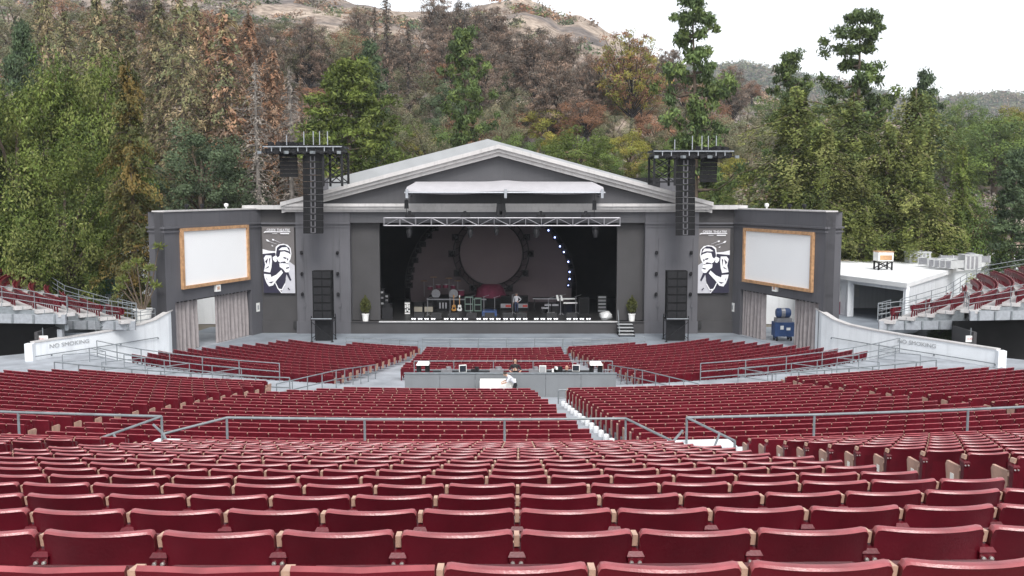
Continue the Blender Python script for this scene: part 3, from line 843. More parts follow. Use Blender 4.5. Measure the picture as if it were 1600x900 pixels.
# line arrays
def line_array(label, x0, x1, Y, ztop, zbot, n, curve=0.0, lean=0.0, ladder=True):
    xc = (x0 + x1) / 2; w = x1 - x0; h = (ztop - zbot) / n
    t = thing('line_array', label, 'loudspeaker', (xc, Y, zbot), 0, 'hung loudspeaker columns')
    for i in range(n):
        z1 = ztop - i * h; z0 = z1 - h + .018; off = curve * (i / max(1, n - 1)) ** 2; xo = lean * i / n
        m = MB()
        m.hexa([(xc - w / 2 + xo, Y + off, z0), (xc + w / 2 + xo, Y + off, z0), (xc + w * .42 + xo, Y + .8 + off, z0 + .05), (xc - w * .42 + xo, Y + .8 + off, z0 + .05)],
               [(xc - w / 2 + xo, Y + off * .92, z1), (xc + w / 2 + xo, Y + off * .92, z1), (xc + w * .42 + xo, Y + .8 + off, z1 - .05), (xc - w * .42 + xo, Y + .8 + off, z1 - .05)])
        c = m.build('cabinet', 'grille', t)
        if ladder:
            m = MB(); m.bx(xc - .20 + xo, xc - .11 + xo, Y + off - .02, Y + off + .01, z0 + .05, z1 - .05); m.bx(xc + .11 + xo, xc + .20 + xo, Y + off - .02, Y + off + .01, z0 + .05, z1 - .05); m.bx(xc - .11 + xo, xc + .11 + xo, Y + off - .02, Y + off + .01, z0 + .04, z0 + .10)
            m.build('waveguide', 'grey_wall', c)
    m = MB(); m.bx(xc - w * .45, xc + w * .45, Y + .1, Y + .7, ztop, ztop + .12); m.build('fly_frame', 'black_metal', t)
    return t
AY = 75.6
line_array('tall black loudspeaker column hung left of the gable', fx(476, AY), fx(507, AY), AY, fz(243, AY), fz(365, AY), 12, -.35)
line_array('tall black loudspeaker column hung right of the gable', fx(1054, AY), fx(1084, AY), AY, fz(249, AY), fz(368, AY), 12, -.35)
line_array('short black loudspeaker column at the outer end of the left rig', fx(438, AY), fx(465, AY), AY + .4, fz(239, AY), fz(277, AY), 6, -.3, .12, False)
line_array('short black loudspeaker column at the outer end of the right rig', fx(1094, AY), fx(1120, AY), AY + .4, fz(248, AY), fz(285, AY), 6, -.3, -.12, False)
def rig(label, x0, x1, ztop, zbot, xleg0, xleg1, zleg0, sgn):
    t = thing('speaker_rig', label, 'scaffold', ((xleg0 + xleg1) / 2, 76.5, zleg0), 0, 'steel rigs carrying the hung loudspeakers')
    MB().bx(min(x0, x1), max(x0, x1), 75.3, 78.6, ztop - .08, ztop).build('deck', 'black_metal', t); MB().bx(min(x0, x1) + .1, max(x0, x1) - .1, 75.5, 78.4, zbot + .05, zbot + .3).build('cable_tray', 'black_metal', t)
    for y in (75.35, 76.9, 78.5):
        MB().bar((x0, y, zbot), (x1, y, zbot), .12).build('beam', 'black_metal', t)
        MB().bar((x0, y, ztop - .1), (x1, y, ztop - .1), .10).build('beam', 'steel', t)
    n = 9
    for i in range(n + 1):
        x = x0 + (x1 - x0) * i / n
        MB().bar((x, 75.35, zbot), (x, 75.35, ztop - .1), .06).build('strut', 'steel' if i % 3 else 'black_metal', t)
        MB().box((x + .2 * sgn, 75.2, zbot - .02), (.3, .3, .22), i * .7).build('clamp', 'black_metal' if i % 3 else 'rail_paint', t)
    for x in (xleg0, xleg1):
        for y in (75.5, 78.4): MB().bar((x, y, zleg0), (x, y, zbot), .17).build('leg', 'black_metal', t)
    for y in (75.5, 78.4):
        MB().bar((xleg0, y, zleg0 + .3), (xleg1, y, zleg0 + .3), .10).build('brace', 'black_metal', t)
        zz = (zbot - zleg0 - .3) / 2
        for q in (0, 1):
            za = zleg0 + .3 + q * zz
            MB().bar((xleg0, y, za), (xleg1, y, za + zz), .08).build('brace', 'black_metal', t); MB().bar((xleg1, y, za), (xleg0, y, za + zz), .08).build('brace', 'black_metal', t)
    for i, q in enumerate((.28, .5, .62, .7, .8)):
        x = x0 + (x1 - x0) * q
        MB().tube([(x, 76, ztop), (x, 76, ztop + (1.1 if i else .8))], .04, 5).build('mast', 'steel', t)
    m = MB()
    for i in range(14):
        x = x0 + (x1 - x0) * (.05 + .4 * random.random()) if sgn < 0 else x0 + (x1 - x0) * (.55 + .42 * random.random())
        m.box((x, 75.6 + random.random(), ztop + .1), (.3, .25, .2 + .2 * random.random()), random.random())
    m.build('cable_pile', 'black_metal', t)
    return t
rig('black steel loudspeaker rig standing on the left roof slope', fx(416, AY), fx(538, AY), fz(227, AY), fz(238, AY), fx(508, AY), fx(537, AY), fz(291, AY), -1)
rig('black steel loudspeaker rig standing on the right roof slope', fx(1018, AY), fx(1142, AY), fz(234, AY), fz(245, AY), fx(1020, AY), fx(1052, AY), fz(290, AY), 1)
# ground stacks on scaffold stands
for px0, px1, lab in ((487, 517, 'left'), (1043, 1075, 'right')):
    Y = 74.0; x0, x1 = fx(px0, Y), fx(px1, Y); zt, zb = fz(423, Y), fz(498, Y)
    t = thing('speaker_stack', 'black loudspeaker stack on a scaffold stand before the %s pilaster' % lab, 'loudspeaker', ((x0 + x1) / 2, Y, .02), 0, 'loudspeaker stacks on the ground')
    n = 6; h = (zt - zb) / n
    for i in range(n):
        m = MB(); m.bx(x0, x1, Y, Y + .9, zb + i * h, zb + (i + 1) * h - .02); c = m.build('cabinet', 'grille', t)
        m = MB(); m.bx(x0 + .1, (x0 + x1) / 2 - .06, Y - .015, Y - .001, zb + i * h + .06, zb + (i + 1) * h - .08); m.bx((x0 + x1) / 2 + .06, x1 - .1, Y - .015, Y - .001, zb + i * h + .06, zb + (i + 1) * h - .08); m.build('speaker_grille', 'black_metal', c)
    for x in (x0 - .05, x1 + .05):
        for y in (Y - .35, Y + 1.1): 
            lg = MB().tube([(x, y, .02), (x, y, zb + .25)], .045, 6).build('leg', 'black_metal', t)
            MB().lathe([(.13, 0), (.12, .04), (.05, .07)], (x, y, .02), 8).build('foot', 'black_metal', lg)
    m = MB(); m.bx(x0 - .1, x1 + .1, Y - .4, Y + 1.15, zb - .08, zb - .002); m.build('platform', 'black_metal', t)
    for y in (Y - .4, Y + 1.1):
        MB().bar((x0 - .05, y, zb + .05), (x1 + .05, y, zb + .05), .06).build('top_bar', 'steel', t)
        MB().bar((x0 - .05, y, .3), (x1 + .05, y, zb - .2), .05).build('brace', 'black_metal', t); MB().bar((x1 + .05, y, .3), (x0 - .05, y, zb - .2), .05).build('brace', 'black_metal', t)
    MB().bx(x0 + .1, x1 - .1, Y + .3, Y + .9, .02, zb - .1).build('ballast', 'black_metal', t)
# small wall lamps on the pilasters
k = 0
for px in (471, 527, 1026, 1080):
    for py in (395, 428, 460):
        x, z = fx(px, 78), fz(py, 78)
        m = MB(); m.lathe([(.06, -.14), (.12, -.08), (.12, .1), (.05, .16)], (x, 78.02, z), 8); m.bx(x - .04, x + .04, 78.02, 78.199, z - .04, z + .04)
        row = {395: 'top', 428: 'middle', 460: 'bottom'}[py]
        col = {471: 'outer edge of the left', 527: 'inner edge of the left', 1026: 'inner edge of the right', 1080: 'outer edge of the right'}[px]
        tag(m.build('wall_lamp', 'black_metal', smooth=True), 'small black wall lamp, %s one on the %s pilaster' % (row, col), 'wall lamp', 'lamps on the pilasters')

for px in (471, 527, 1026, 1080):
    x = fx(px, 78.1); o = MB().tube([(x + .16, 78.17, .9), (x + .16, 78.17, fz(372, 78))], .028, 5).build('conduit', 'grey_wall', house)
    MB().bx(x + .05, x + .27, 78.1, 78.19, 2.2, 2.55).build('junction_box', 'grey_wall', house)
# ------------------------------------------------------------------ curved white side walls
WALLP = [(23.2, 69.6, 3.2), (22.2, 69.1, 3.25), (21.75, 68.2, 3.25), (21.85, 67.2, 3.1), (22.3, 66.1, 2.75), (22.9, 65.0, 2.55), (23.8, 63.4, 2.45), (25.0, 61.4, 2.40), (26.4, 59.2, 2.38), (27.6, 57.3, 2.36), (28.5, 55.8, 2.35)]
def side_wall(side, lab):
    pts = [Vector(p) if side > 0 else mir(p) for p in (WALLP if side > 0 else WALLP[:9] + [(26.95, 58.3, 2.37)])]
    t = thing('side_wall', 'curved white wall with NO SMOKING lettering below the %s balcony' % lab, 'wall', (pts[5].x, pts[5].y, 0))
    m = MB(); cap = MB(); rl = []; n = len(pts); th = .35
    ins = []
    for i, p in enumerate(pts):
        d = (pts[min(i + 1, n - 1)] - pts[max(i - 1, 0)]); d.z = 0; d.normalize()
        o = Vector((d.y, -d.x, 0)) * (-side); ins.append((p, o))
    for i in range(n - 1):
        (a, na), (b, nb_) = ins[i], ins[i + 1]
        m.hexa([(a.x, a.y, -.2), (b.x, b.y, -.2), (b.x + nb_.x * th, b.y + nb_.y * th, -.2), (a.x + na.x * th, a.y + na.y * th, -.2)],
               [tuple(a), tuple(b), (b.x + nb_.x * th, b.y + nb_.y * th, b.z), (a.x + na.x * th, a.y + na.y * th, a.z)])
        e = .05
        cap.hexa([(a.x - na.x * e, a.y - na.y * e, a.z), (b.x - nb_.x * e, b.y - nb_.y * e, b.z), (b.x + nb_.x * (th + e), b.y + nb_.y * (th + e), b.z), (a.x + na.x * (th + e), a.y + na.y * (th + e), a.z)],
                 [(a.x - na.x * e, a.y - na.y * e, a.z + .08), (b.x - nb_.x * e, b.y - nb_.y * e, b.z + .08), (b.x + nb_.x * (th + e), b.y + nb_.y * (th + e), b.z + .08), (a.x + na.x * (th + e), a.y + na.y * (th + e), a.z + .08)])
        if i >= 3: rl.append((b.x - nb_.x * .12, b.y - nb_.y * .12, 1.55 if i < 20 else 0))
    m.build('wall', 'white_paint', t, smooth=True); cap.build('coping', 'cornice_white', t)
    MB().tube(rl, .03, 6).build('wall_rail', 'rail_paint', t, smooth=True)
    for i in range(0, len(rl), 2):
        q = rl[i]; MB().bx(q[0] - .04, q[0] + .04, q[1] - .04, q[1] + .04, q[2] - .12, q[2] - .02).build('rail_bracket', 'rail_paint', t)
    # lettering
    a, b = ins[7], ins[8]
    pos = (a[0] + b[0]) / 2; d = (b[0] - a[0]); d.z = 0; d.normalize(); nn = (a[1] + b[1]).normalized()
    xd = d if side > 0 else -d
    M = Matrix(((xd.x, 0, -nn.x, pos.x - nn.x * .03), (xd.y, 0, -nn.y, pos.y - nn.y * .03), (0, 1, 0, 2.02), (0, 0, 0, 1)))
    text_part('lettering', 'NO SMOKING', .36, 'sign_grey', M, t, .008, width=2.7)
    # end pier
    p, o = ins[-1]
    MB().bx(p.x - .06 if side > 0 else p.x - .42, p.x + .42 if side > 0 else p.x + .06, p.y - .35, p.y + .05, 0, p.z + .002).build('end_pier', 'white_paint', t)
side_wall(1, 'right'); side_wall(-1, 'left')

# ------------------------------------------------------------------ side balconies (steel terraces with seats facing the stage)
def balcony(side, lab):
    t = thing('balcony', 'steel balcony terrace with stepped rows on the %s side' % lab, 'balcony', pol(40, side * 58, 0))
    NR = 15
    def zrow(i): return 3.15 + .215 * i
    R0 = 34.7 if side > 0 else 33.4
    IS = 5 if side > 0 else 4
    def a_in(i): return math.degrees(math.acos((86 - (62.9 if i < IS else 59.9)) / (R0 + i)))
    def a_out(i): return min(52.5 + 5.6 * i, 80 - .2 * i)
    def pt(R, a, z=0): return pol(R, side * a, z)
    for i in range(NR):
        m = MB(); z = zrow(i); ring(m, R0 + i - .5, R0 + i + .5, z - .2, z, side * a_in(i), side * a_out(i), 2.0); m.build('step', 'cornice_white', t)
    fr = [pt(R0 + i - (.5 if i == 0 else 0), a_in(i), zrow(i)) for i in range(NR)]
    for i0, i1 in ((0, IS - 1), (IS, 9), (9, NR - 1)):
        a, b = fr[i0] + Vector((0, -.14, -.36)), fr[i1] + Vector((0, -.14, 0)); b.z = a.z + .1
        MB().bar(a, b, .2, .58).build('fascia_beam', 'steel', t)
        for j in range(5):
            p = a + (b - a) * ((j + .5) / 5); MB().bx(p.x - .05, p.x + .05, p.y - .18, p.y - .101, p.z - .27, p.z + .27).build('stiffener', 'rail_paint', t)
        for i in range(i0, i1):   # closing plates between beam and steps
            p, q = fr[i], fr[i + 1]
            MB().slab([(p.x, p.y - .03, a.z + .2), (q.x, q.y - .03, a.z + .2), (q.x, q.y - .03, zrow(i) - .002), (p.x, p.y - .03, zrow(i) - .002)], (0, .02, 0)).build('riser_plate', 'rail_paint', t)
    for i in (0, 4, 8, 12):
        for da in ((1.0, 11) if i else (11,)):
            p = pt(R0 + i + .2, a_in(i) + da); MB().bx(p.x - .16, p.x + .16, p.y - .16, p.y + .16, 0, 2.95).build('column', 'steel', t)
        a, b = pt(R0 + i, a_in(i) + .2, zrow(i // 2) - .5), pt(R0 + i + 1, a_in(i) + 22, zrow(i // 2) - .5); MB().bar(a, b, .2, .35).build('joist', 'rail_paint', t)
    for j in range(3):
        p, q = pt(R0 + 1, 63 + j * 5), pt(R0 + 14, 66 + j * 5)
    p, q = pt(R0 + .5, 64), pt(R0 + 14, 74)
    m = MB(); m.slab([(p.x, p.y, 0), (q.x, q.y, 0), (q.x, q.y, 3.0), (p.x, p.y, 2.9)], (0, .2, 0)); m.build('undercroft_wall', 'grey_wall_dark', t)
    # dark tunnel under the nearer bay
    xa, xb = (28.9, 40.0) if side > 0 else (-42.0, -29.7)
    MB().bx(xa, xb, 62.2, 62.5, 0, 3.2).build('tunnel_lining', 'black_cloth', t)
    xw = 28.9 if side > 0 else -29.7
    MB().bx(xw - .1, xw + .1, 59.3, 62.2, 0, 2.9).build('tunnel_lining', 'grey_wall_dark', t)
    for i in range(NR):
        R = R0 + i + .25; n = int(D2R(a_out(i) - a_in(i) - .8) * R / .53)
        for j in range(n):
            th = side * (a_in(i) + .6 + math.degrees((j + .5) * .53 / R)); p = pol(R, th, zrow(i))
            far_seat(p.x, p.y, p.z, D2R(th), 0, True)
    railing('three-bar steel rail along the front edge of the %s balcony' % lab, [fr[i] + Vector((0, .05, 0)) for i in (0, 2, IS - 1, IS, 7, 9, 11, 14)], 1.05, (1, .68, .36), 2.0, .026)
    railing('three-bar steel rail along the back of the %s balcony' % lab, [pt(R0 + i, a_out(i) + .4, zrow(i)) for i in (0, 2, 4, 6, 9, 12, 14)], 1.15, (1, .68, .36), 2.2, .026)
    railing('short four-bar rail at the stage end of the %s balcony' % lab, [pt(R0 - .55, a_in(0), 3.15), pt(R0 - .55, a_out(0), 3.15)], 1.1, (1, .75, .5, .25), 1.0, .026)
    p = fr[5] + Vector((0, -.4, 0)); p.z = 2.45
    s = thing('exit_sign', 'small white EXIT sign under the %s balcony' % lab, 'sign', p)
    MB().bx(p.x - .3, p.x + .3, p.y - .04, p.y + .04, p.z - .2, p.z + .2).build('sign_box', 'sign_white', s)
    MB().bx(p.x - .02, p.x + .02, p.y - .02, p.y + .02, p.z + .2, p.z + .7).build('hanger', 'rail_paint', s)
    text_part('lettering', 'EXIT', .2, 'sign_red', Matrix.Translation((p.x, p.y - .046, p.z)) @ Matrix.Rotation(math.pi / 2, 4, 'X'), s, .002, width=.42)
balcony(1, 'right'); balcony(-1, 'left')
# all seats beyond the nearest three hundred
me = bpy.data.meshes.new('rows_of_seats')
me.from_pydata(FAR_V, [], FAR_F)
me.materials.append(MATS['seat_red_far']); me.materials.append(MATS['arm_tan']); me.materials.append(MATS['seat_rim_highlight']); me.materials.append(MATS['end_tan'])
me.polygons.foreach_set('material_index', FAR_M)
import bmesh
o = bpy.data.objects.new('rows_of_seats', me); COL.objects.link(o)
stuff(o); tag(o, 'rows of red tip-up seats filling the amphitheatre', 'seats')

# terraces left: raised walk with planter tree beside the left wing
mb = MB(); mb.prism([(-25.4, 67.8), (-25.0, 66.4), (-26.75, 63.5), (-28.0, 62.6), (-44, 62.6), (-44, 84), (-32, 84), (-31, 70.5), (-26.4, 69.6)], 0, 2.33)
struct(mb.build('side_terrace', 'floor_blue_grey'))
rp = [mir(p) for p in [(22.55, 66.6, 2.5), (23.1, 65.4, 2.5), (24.0, 63.8, 2.45), (24.9, 62.4, 2.45)]]
railing('two-bar grey rail on top of the curved left wall', rp, 1.0, (1, .66, .33), 1.4, .026)
mb = MB(); mb.prism([(23.4, 69.3), (24.2, 64.2), (28, 66), (40, 84), (60, 105), (60, 110), (25.6, 110), (25.6, 76), (24.6, 73)], 0, 1.9)
struct(mb.build('service_yard', 'floor_blue_grey'))

# ------------------------------------------------------------------ white service building at the right
bld = thing('service_building', 'low white flat-roofed service building behind the right wing', 'building', (32, 82, 1.9))
zroof = 4.75
def wall_(name, p, q, z0=1.9, z1=zroof, mat='white_paint', th=.25):
    p, q = Vector((*p, 0)), Vector((*q, 0)); d = (q - p).normalized(); n = Vector((-d.y, d.x, 0)) * th
    c = [p, q, q + n, p + n]
    MB().hexa([(v.x, v.y, z0) for v in c], [(v.x, v.y, z1) for v in c]).build(name, mat, bld)
MB().prism([(26.1, 74.6), (28.3, 68.5), (38.7, 83), (54, 100), (54, 103), (25, 103), (24.9, 80)], zroof, zroof + .34).build('roof', 'roof_white', bld)
MB().prism([(26, 91), (43.5, 91), (51, 99.5), (26, 99.5)], zroof + .342, zroof + .41).build('roof_gravel', 'roof_tan', bld)
wall_('wall', (25.2, 80), (26.5, 74.6)); wall_('recess_wall', (26.5, 74.6), (27.0, 80)); wall_('recess_wall', (26.6, 80), (36.5, 80.3))
wall_('lintel', (26.5, 74.6), (28.5, 68.9), zroof - .28); wall_('wall', (28.5, 68.9), (38.4, 83)); wall_('wall', (38.4, 83), (53, 100))
MB().bx(28.35, 28.6, 68.75, 69.0, 1.9, zroof).build('post', 'white_paint', bld)
p = hit(1357, 470, (27.0, 78.5, 0), Vector((-1, -.1, 0))) if False else Vector((28.6, 79.9, 3.4))
tag(MB().bx(p.x - .35, p.x + .35, p.y - .25, p.y + .05, 2.9, 4.1).build('fuse_box', 'sign_white'), 'white fuse box in the shaded recess of the service building', 'fuse box')
# roof plant
def hvac(label, px, py, Y, w, d, hh, kind=0):
    p = at(px, py, Y); z0 = zroof + .415 if Y >= 91 else zroof + .345; w *= .82; d *= .82; hh *= .85
    t = thing('roof_unit', label, 'air conditioner', (p.x, Y, z0), 0, 'machines on the flat roof')
    m = MB(); m.bx(p.x - w / 2, p.x + w / 2, Y, Y + d, z0, z0 + hh); c = m.build('casing', 'hvac', t)
    for i in range(int(w / .35)):
        x = p.x - w / 2 + .18 + i * .35
        MB().bx(x, x + .2, Y - .02, Y - .001, z0 + .12, z0 + hh - .12).build('louvre', 'sign_grey' if kind else 'silver', c)
    m = MB(); m.lathe([(min(w, d) * .32, 0), (min(w, d) * .32, .12), (min(w, d) * .2, .16)], (p.x, Y + d / 2, z0 + hh), 12); m.build('fan_cowl', 'silver', t)
    m = MB(); m.bx(p.x - w / 2 - .05, p.x + w / 2 + .05, Y - .04, Y + d + .04, z0 + hh - .06, z0 + hh + .02); m.build('lid', 'hvac', t)
hvac('grey roof unit at the back left of the flat roof', 1396, 392, 94, 1.5, 1.2, 1.0, 1)
hvac('wide roof unit beside the ducts of the flat roof', 1438, 404, 88, 2.4, 1.5, 1.2)
hvac('small back roof unit behind the ducts', 1495, 392, 96, 2.0, 1.5, 1.3, 1)
hvac('roof unit at the right of the ducts', 1530, 400, 92, 1.7, 1.5, 1.1)
hvac('tall white ribbed cooling unit beside the right balcony', 1520, 428, 80, 1.7, 1.5, 1.5)
hvac('low silver roof unit in the middle of the ducts', 1475, 412, 84, 2.6, 1.2, .8)
for j, (a, b) in enumerate((((1440, 405, 84), (1500, 426, 80)), ((1470, 400, 87), (1545, 412, 86)), ((1455, 418, 81.5), (1490, 430, 79.5)))):
    p, q = at(*a), at(*b); p.z = q.z = zroof + .85
    t = thing('roof_duct', 'silver air duct on the flat roof, %s from the left' % ('first', 'third', 'second')[j], 'duct', p, 0, 'ducts on the flat roof')
    MB().bar(p, q, .7, .55).build('duct', 'silver', t)
    for i in range(5):
        c = p + (q - p) * (i / 4); d = (q - p).normalized() * .03
        MB().bar(c - d, c + d, .8, .65).build('flange', 'hvac', t)
# crate-like fan on a dark stand
p = at(1383, 420, 80); z0 = zroof + .353
t = thing('roof_fan', 'boxy vent with a wooden top on a black trestle on the flat roof', 'vent', (p.x, 80, z0))
for sx in (-.55, .55):
    for sy in (0, 1.0): MB().bx(p.x + sx - .06, p.x + sx + .06, 80 + sy - .06, 80 + sy + .06, z0, z0 + .75).build('leg', 'black_metal', t)
for sy in (0, 1.0):
    MB().bar((p.x - .55, 80 + sy, z0 + .1), (p.x + .55, 80 + sy, z0 + .7), .07).build('brace', 'black_metal', t); MB().bar((p.x + .55, 80 + sy, z0 + .1), (p.x - .55, 80 + sy, z0 + .7), .07).build('brace', 'black_metal', t)
MB().bx(p.x - .62, p.x + .62, 79.9, 81.1, z0 + .75, z0 + 1.5).build('box', 'sign_white', t); MB().bx(p.x - .5, p.x + .5, 79.86, 79.899, z0 + .85, z0 + 1.25).build('front_board', 'frame_wood', t)
MB().bx(p.x - .66, p.x + .66, 79.85, 81.15, z0 + 1.5, z0 + 1.56).build('lid', 'frame_wood', t)
# vending cabinet behind the right wing
p = at(1312, 475, 76); 
t = thing('vending_cabinet', 'pale cabinet with a dark red base behind the right wing', 'cabinet', (p.x, 76, 1.9))
MB().bx(p.x - .4, p.x + .45, 76, 76.7, 1.9, 2.9).build('base', 'maroon', t)
m = MB(); m.bx(p.x - .4, p.x + .45, 76, 76.7, 2.9, 4.0); m.lathe([(.4, 4.0), (.34, 4.12), (.12, 4.18)], (p.x + .02, 76.35, 0), 10); m.build('body', 'hvac', t)
# green-topped stall and white kiosks behind the left balcony
p = at(160, 470, 82)
t = thing('kiosk', 'white kiosk with a green counter front behind the left balcony', 'kiosk', (p.x, 82, 2.35))
MB().bx(p.x - 3, p.x + 1.6, 82, 85, 2.35, 3.3).build('counter', 'white_paint', t); MB().bx(p.x - 1.6, p.x + 1.4, 81.9, 81.999, 2.9, 4.1).build('counter_front', 'teal', t)
MB().bx(p.x - 3, p.x + 1.6, 84.7, 85, 3.3, 6.2).build('back_wall', 'white_paint', t); MB().bx(p.x - 3.3, p.x + 1.9, 81.6, 85.3, 6.2, 6.45).build('roof', 'white_paint', t)
for x in (p.x - 2.9, p.x + 1.5): MB().bx(x - .1, x + .1, 82.1, 82.3, 3.3, 6.2).build('post', 'steel', t)
p = at(215, 440, 86)
t = thing('kiosk', 'tall white shed wall just left of the left wing', 'shed', (p.x, 86, 2.3))
MB().bx(p.x - 2.2, p.x + 3, 86, 89, 2.3, 8.6).build('wall', 'white_paint', t); MB().bx(p.x - 2.4, p.x + 3.2, 85.8, 89.2, 8.6, 8.8).build('roof', 'roof_white', t)
# blue machine in the right doorway
p0, e, n = wing_frame(1); c = hit(1223, 512, p0 - n * 1.6, n)
t = thing('blue_machine', 'blue wheeled machine with a drum on top in the right doorway', 'machine', (c.x, c.y, .03))
m = MB(); m.box((c.x, c.y, .95), (1.5, 1.0, 1.1)); m.build('body', 'blue_paint', t)
m = MB(); m.box((c.x - .2, c.y - .52, 1.1), (.25, .03, .3)); m.box((c.x + .3, c.y - .52, 1.0), (.3, .03, .2)); m.build('decal', 'sign_white', t)
m = MB(); m.lathe([(.3, -.55), (.38, -.45), (.38, .45), (.3, .55)], (c.x, c.y, 2.2), 14, 'X'); m.build('drum', 'blue_paint', t, smooth=True)
m = MB(); m.lathe([(.39, -.2), (.39, .1)], (c.x, c.y, 2.2), 14, 'X'); m.build('drum_band', 'silver', t)
MB().bx(c.x - .6, c.x + .6, c.y - .4, c.y + .4, 1.5, 1.82).build('cradle', 'silver', t)
for sx in (-.55, .55):
    for sy in (-.4, .4): MB().lathe([(.17, -.05), (.17, .05)], (c.x + sx, c.y + sy, .2), 12, 'X').build('wheel', 'black_metal', t)
    MB().bx(c.x + sx - .06, c.x + sx + .06, c.y - .4, c.y + .4, .2, .42).build('axle_frame', 'blue_paint', t)
# planter with a small tree on the left terrace handled with the plants below
# ------------------------------------------------------------------ on the stage
ZS = Z_STAGE
def sx(px, Y): return at(px, 450, Y).x
def szz(py, Y): return at(777, py, Y).z
# painted backdrop inside a lamp arch
BY = 92.0; bc = at(767, 452, BY); bR = at(893, 452, BY).x - bc.x
arch = thing('arch_backdrop', 'dusky mauve half-round backdrop at the back of the stage', 'backdrop', (bc.x, BY, ZS))
pts = [(bc.x + bR * math.cos(a), BY, bc.z + bR * 1.03 * math.sin(a)) for a in np.linspace(-.35, math.pi + .35, 48)]
pts = [(x, y, max(z, ZS + .02)) for x, y, z in pts]
m = MB(); m.slab(pts, (0, .05, 0)); m.build('cloth', 'backdrop', arch)
at_ = thing('lamp_arch', 'big black half-round truss carrying lamps round the backdrop', 'truss', (bc.x, BY - .6, ZS))
for dr in (0, .45):
    m = MB(); m.tube([(bc.x + (bR + dr) * math.cos(a), BY - .6, bc.z + (bR + dr) * 1.03 * math.sin(a)) for a in np.linspace(-.33, math.pi + .33, 48)], .05, 5); m.build('chord', 'ring_black', at_)
for a in np.linspace(-.3, math.pi + .3, 40):
    p = lambda r: (bc.x + r * math.cos(a), BY - .6, bc.z + r * 1.03 * math.sin(a))
    MB().bar(p(bR), p(bR + .45), .04).build('strut', 'ring_black', at_)
lit_px = [(848, 352), (857, 360), (867, 371), (875, 385), (881, 394), (888, 409), (890, 425), (890, 436), (888, 446)]
for i, (x, y) in enumerate(lit_px):
    q = at(x, y, BY - .9)
    t = thing('arch_lamp', 'lit white-blue lamp on the right of the lamp arch, %s from the top' % ('first' if i == 0 else nth(i)), 'stage lamp', q, 0, 'lamps on the arch')
    MB().box(q + Vector((.12, .35, 0)), (.5, .4, .5)).build('housing', 'ring_black', t)
    r = .065 if 0 < i < 8 else .04
    MB().lathe([(.02, -.03), (r, 0), (r, .1)], q, 12, 'Y').build('lens', 'lamp_lit', t)
for i, (x, y) in enumerate([(680, 357), (670, 369), (660, 382), (653, 392), (648, 407), (642, 422), (640, 434), (639, 446)]):
    q = at(x, y, BY - .9)
    t = thing('arch_lamp', 'unlit black lamp on the left of the lamp arch, %s from the top' % ('first' if i == 0 else nth(i)), 'stage lamp', q, 0, 'lamps on the arch')
    MB().box(q + Vector((0, .3, 0)), (.62, .4, .5)).build('housing', 'ring_black', t); MB().lathe([(.1, -.1), (.2, 0), (.2, .12)], q, 12, 'Y').build('lens', 'black_metal', t)
# round screen in a ring
RY = 90.6; rc = at(767.5, 396, RY); rR = at(816, 396, RY).x - rc.x
ring_t = thing('round_screen', 'large round mauve screen in a dark truss ring above the stage', 'screen', (rc.x, RY, rc.z - rR))
m = MB(); m.lathe([(rR, 0), (rR, .05)], (rc.x, RY, rc.z), 56, 'Y'); m.build('screen_disc', 'backdrop', ring_t)
for dr in (.08, .62):
    m = MB(); m.tube([(rc.x + (rR + dr) * math.cos(a), RY - .1, rc.z + (rR + dr) * math.sin(a)) for a in np.linspace(0, 2 * math.pi, 57)], .07, 6); m.build('ring_tube', 'ring_black', ring_t)
for a in np.linspace(0, 2 * math.pi, 33)[:-1]:
    MB().bar((rc.x + (rR + .05) * math.cos(a), RY - .1, rc.z + (rR + .05) * math.sin(a)), (rc.x + (rR + .65) * math.cos(a + .1), RY - .1, rc.z + (rR + .65) * math.sin(a + .1)), .05).build('strut', 'ring_black', ring_t)
for i, a in enumerate((-62, -30, 0, 25, 55, 125, 155, 180, 210, 242)):
    a_ = D2R(a); q = Vector((rc.x + (rR + .75) * math.cos(a_), RY - .4, rc.z + (rR + .75) * math.sin(a_)))
    t = thing('ring_lamp', 'dark lamp on the ring, %s counter-clockwise from the lower right' % ('first' if i == 0 else nth(i)), 'stage lamp', q, 0, 'lamps on the ring')
    MB().box(q, (.66, .4, .62)).build('housing', 'ring_black', t); MB().lathe([(.12, -.1), (.22, 0), (.22, .1)], q - Vector((0, .25, 0)), 10, 'Y').build('lens', 'black_metal', t)
# footlights along the lip
fl = []
for g0, n_ in ((644, 4), (695, 4), (746, 4), (788, 4), (836, 4), (887, 4)):
    for j in range(n_): fl.append(g0 + j * 10.2)
for i, px in enumerate(fl):
    x = sx(px + 2, 79.0)
    t = thing('footlight', 'bright white footlight on the stage lip, %s from the left' % ('first' if i == 0 else nth(i)), 'footlight', (x, 79, ZS), 0, 'footlights on the stage lip')
    MB().bx(x - .21, x + .21, 78.9, 79.15, ZS, ZS + .24).build('housing', 'black_metal', t)
    for s_ in (-1, 1): MB().bx(x + s_ * .10 - .07, x + s_ * .10 + .07, 78.88, 78.899, ZS + .08, ZS + .17).build('lens', 'foot_lit', t)
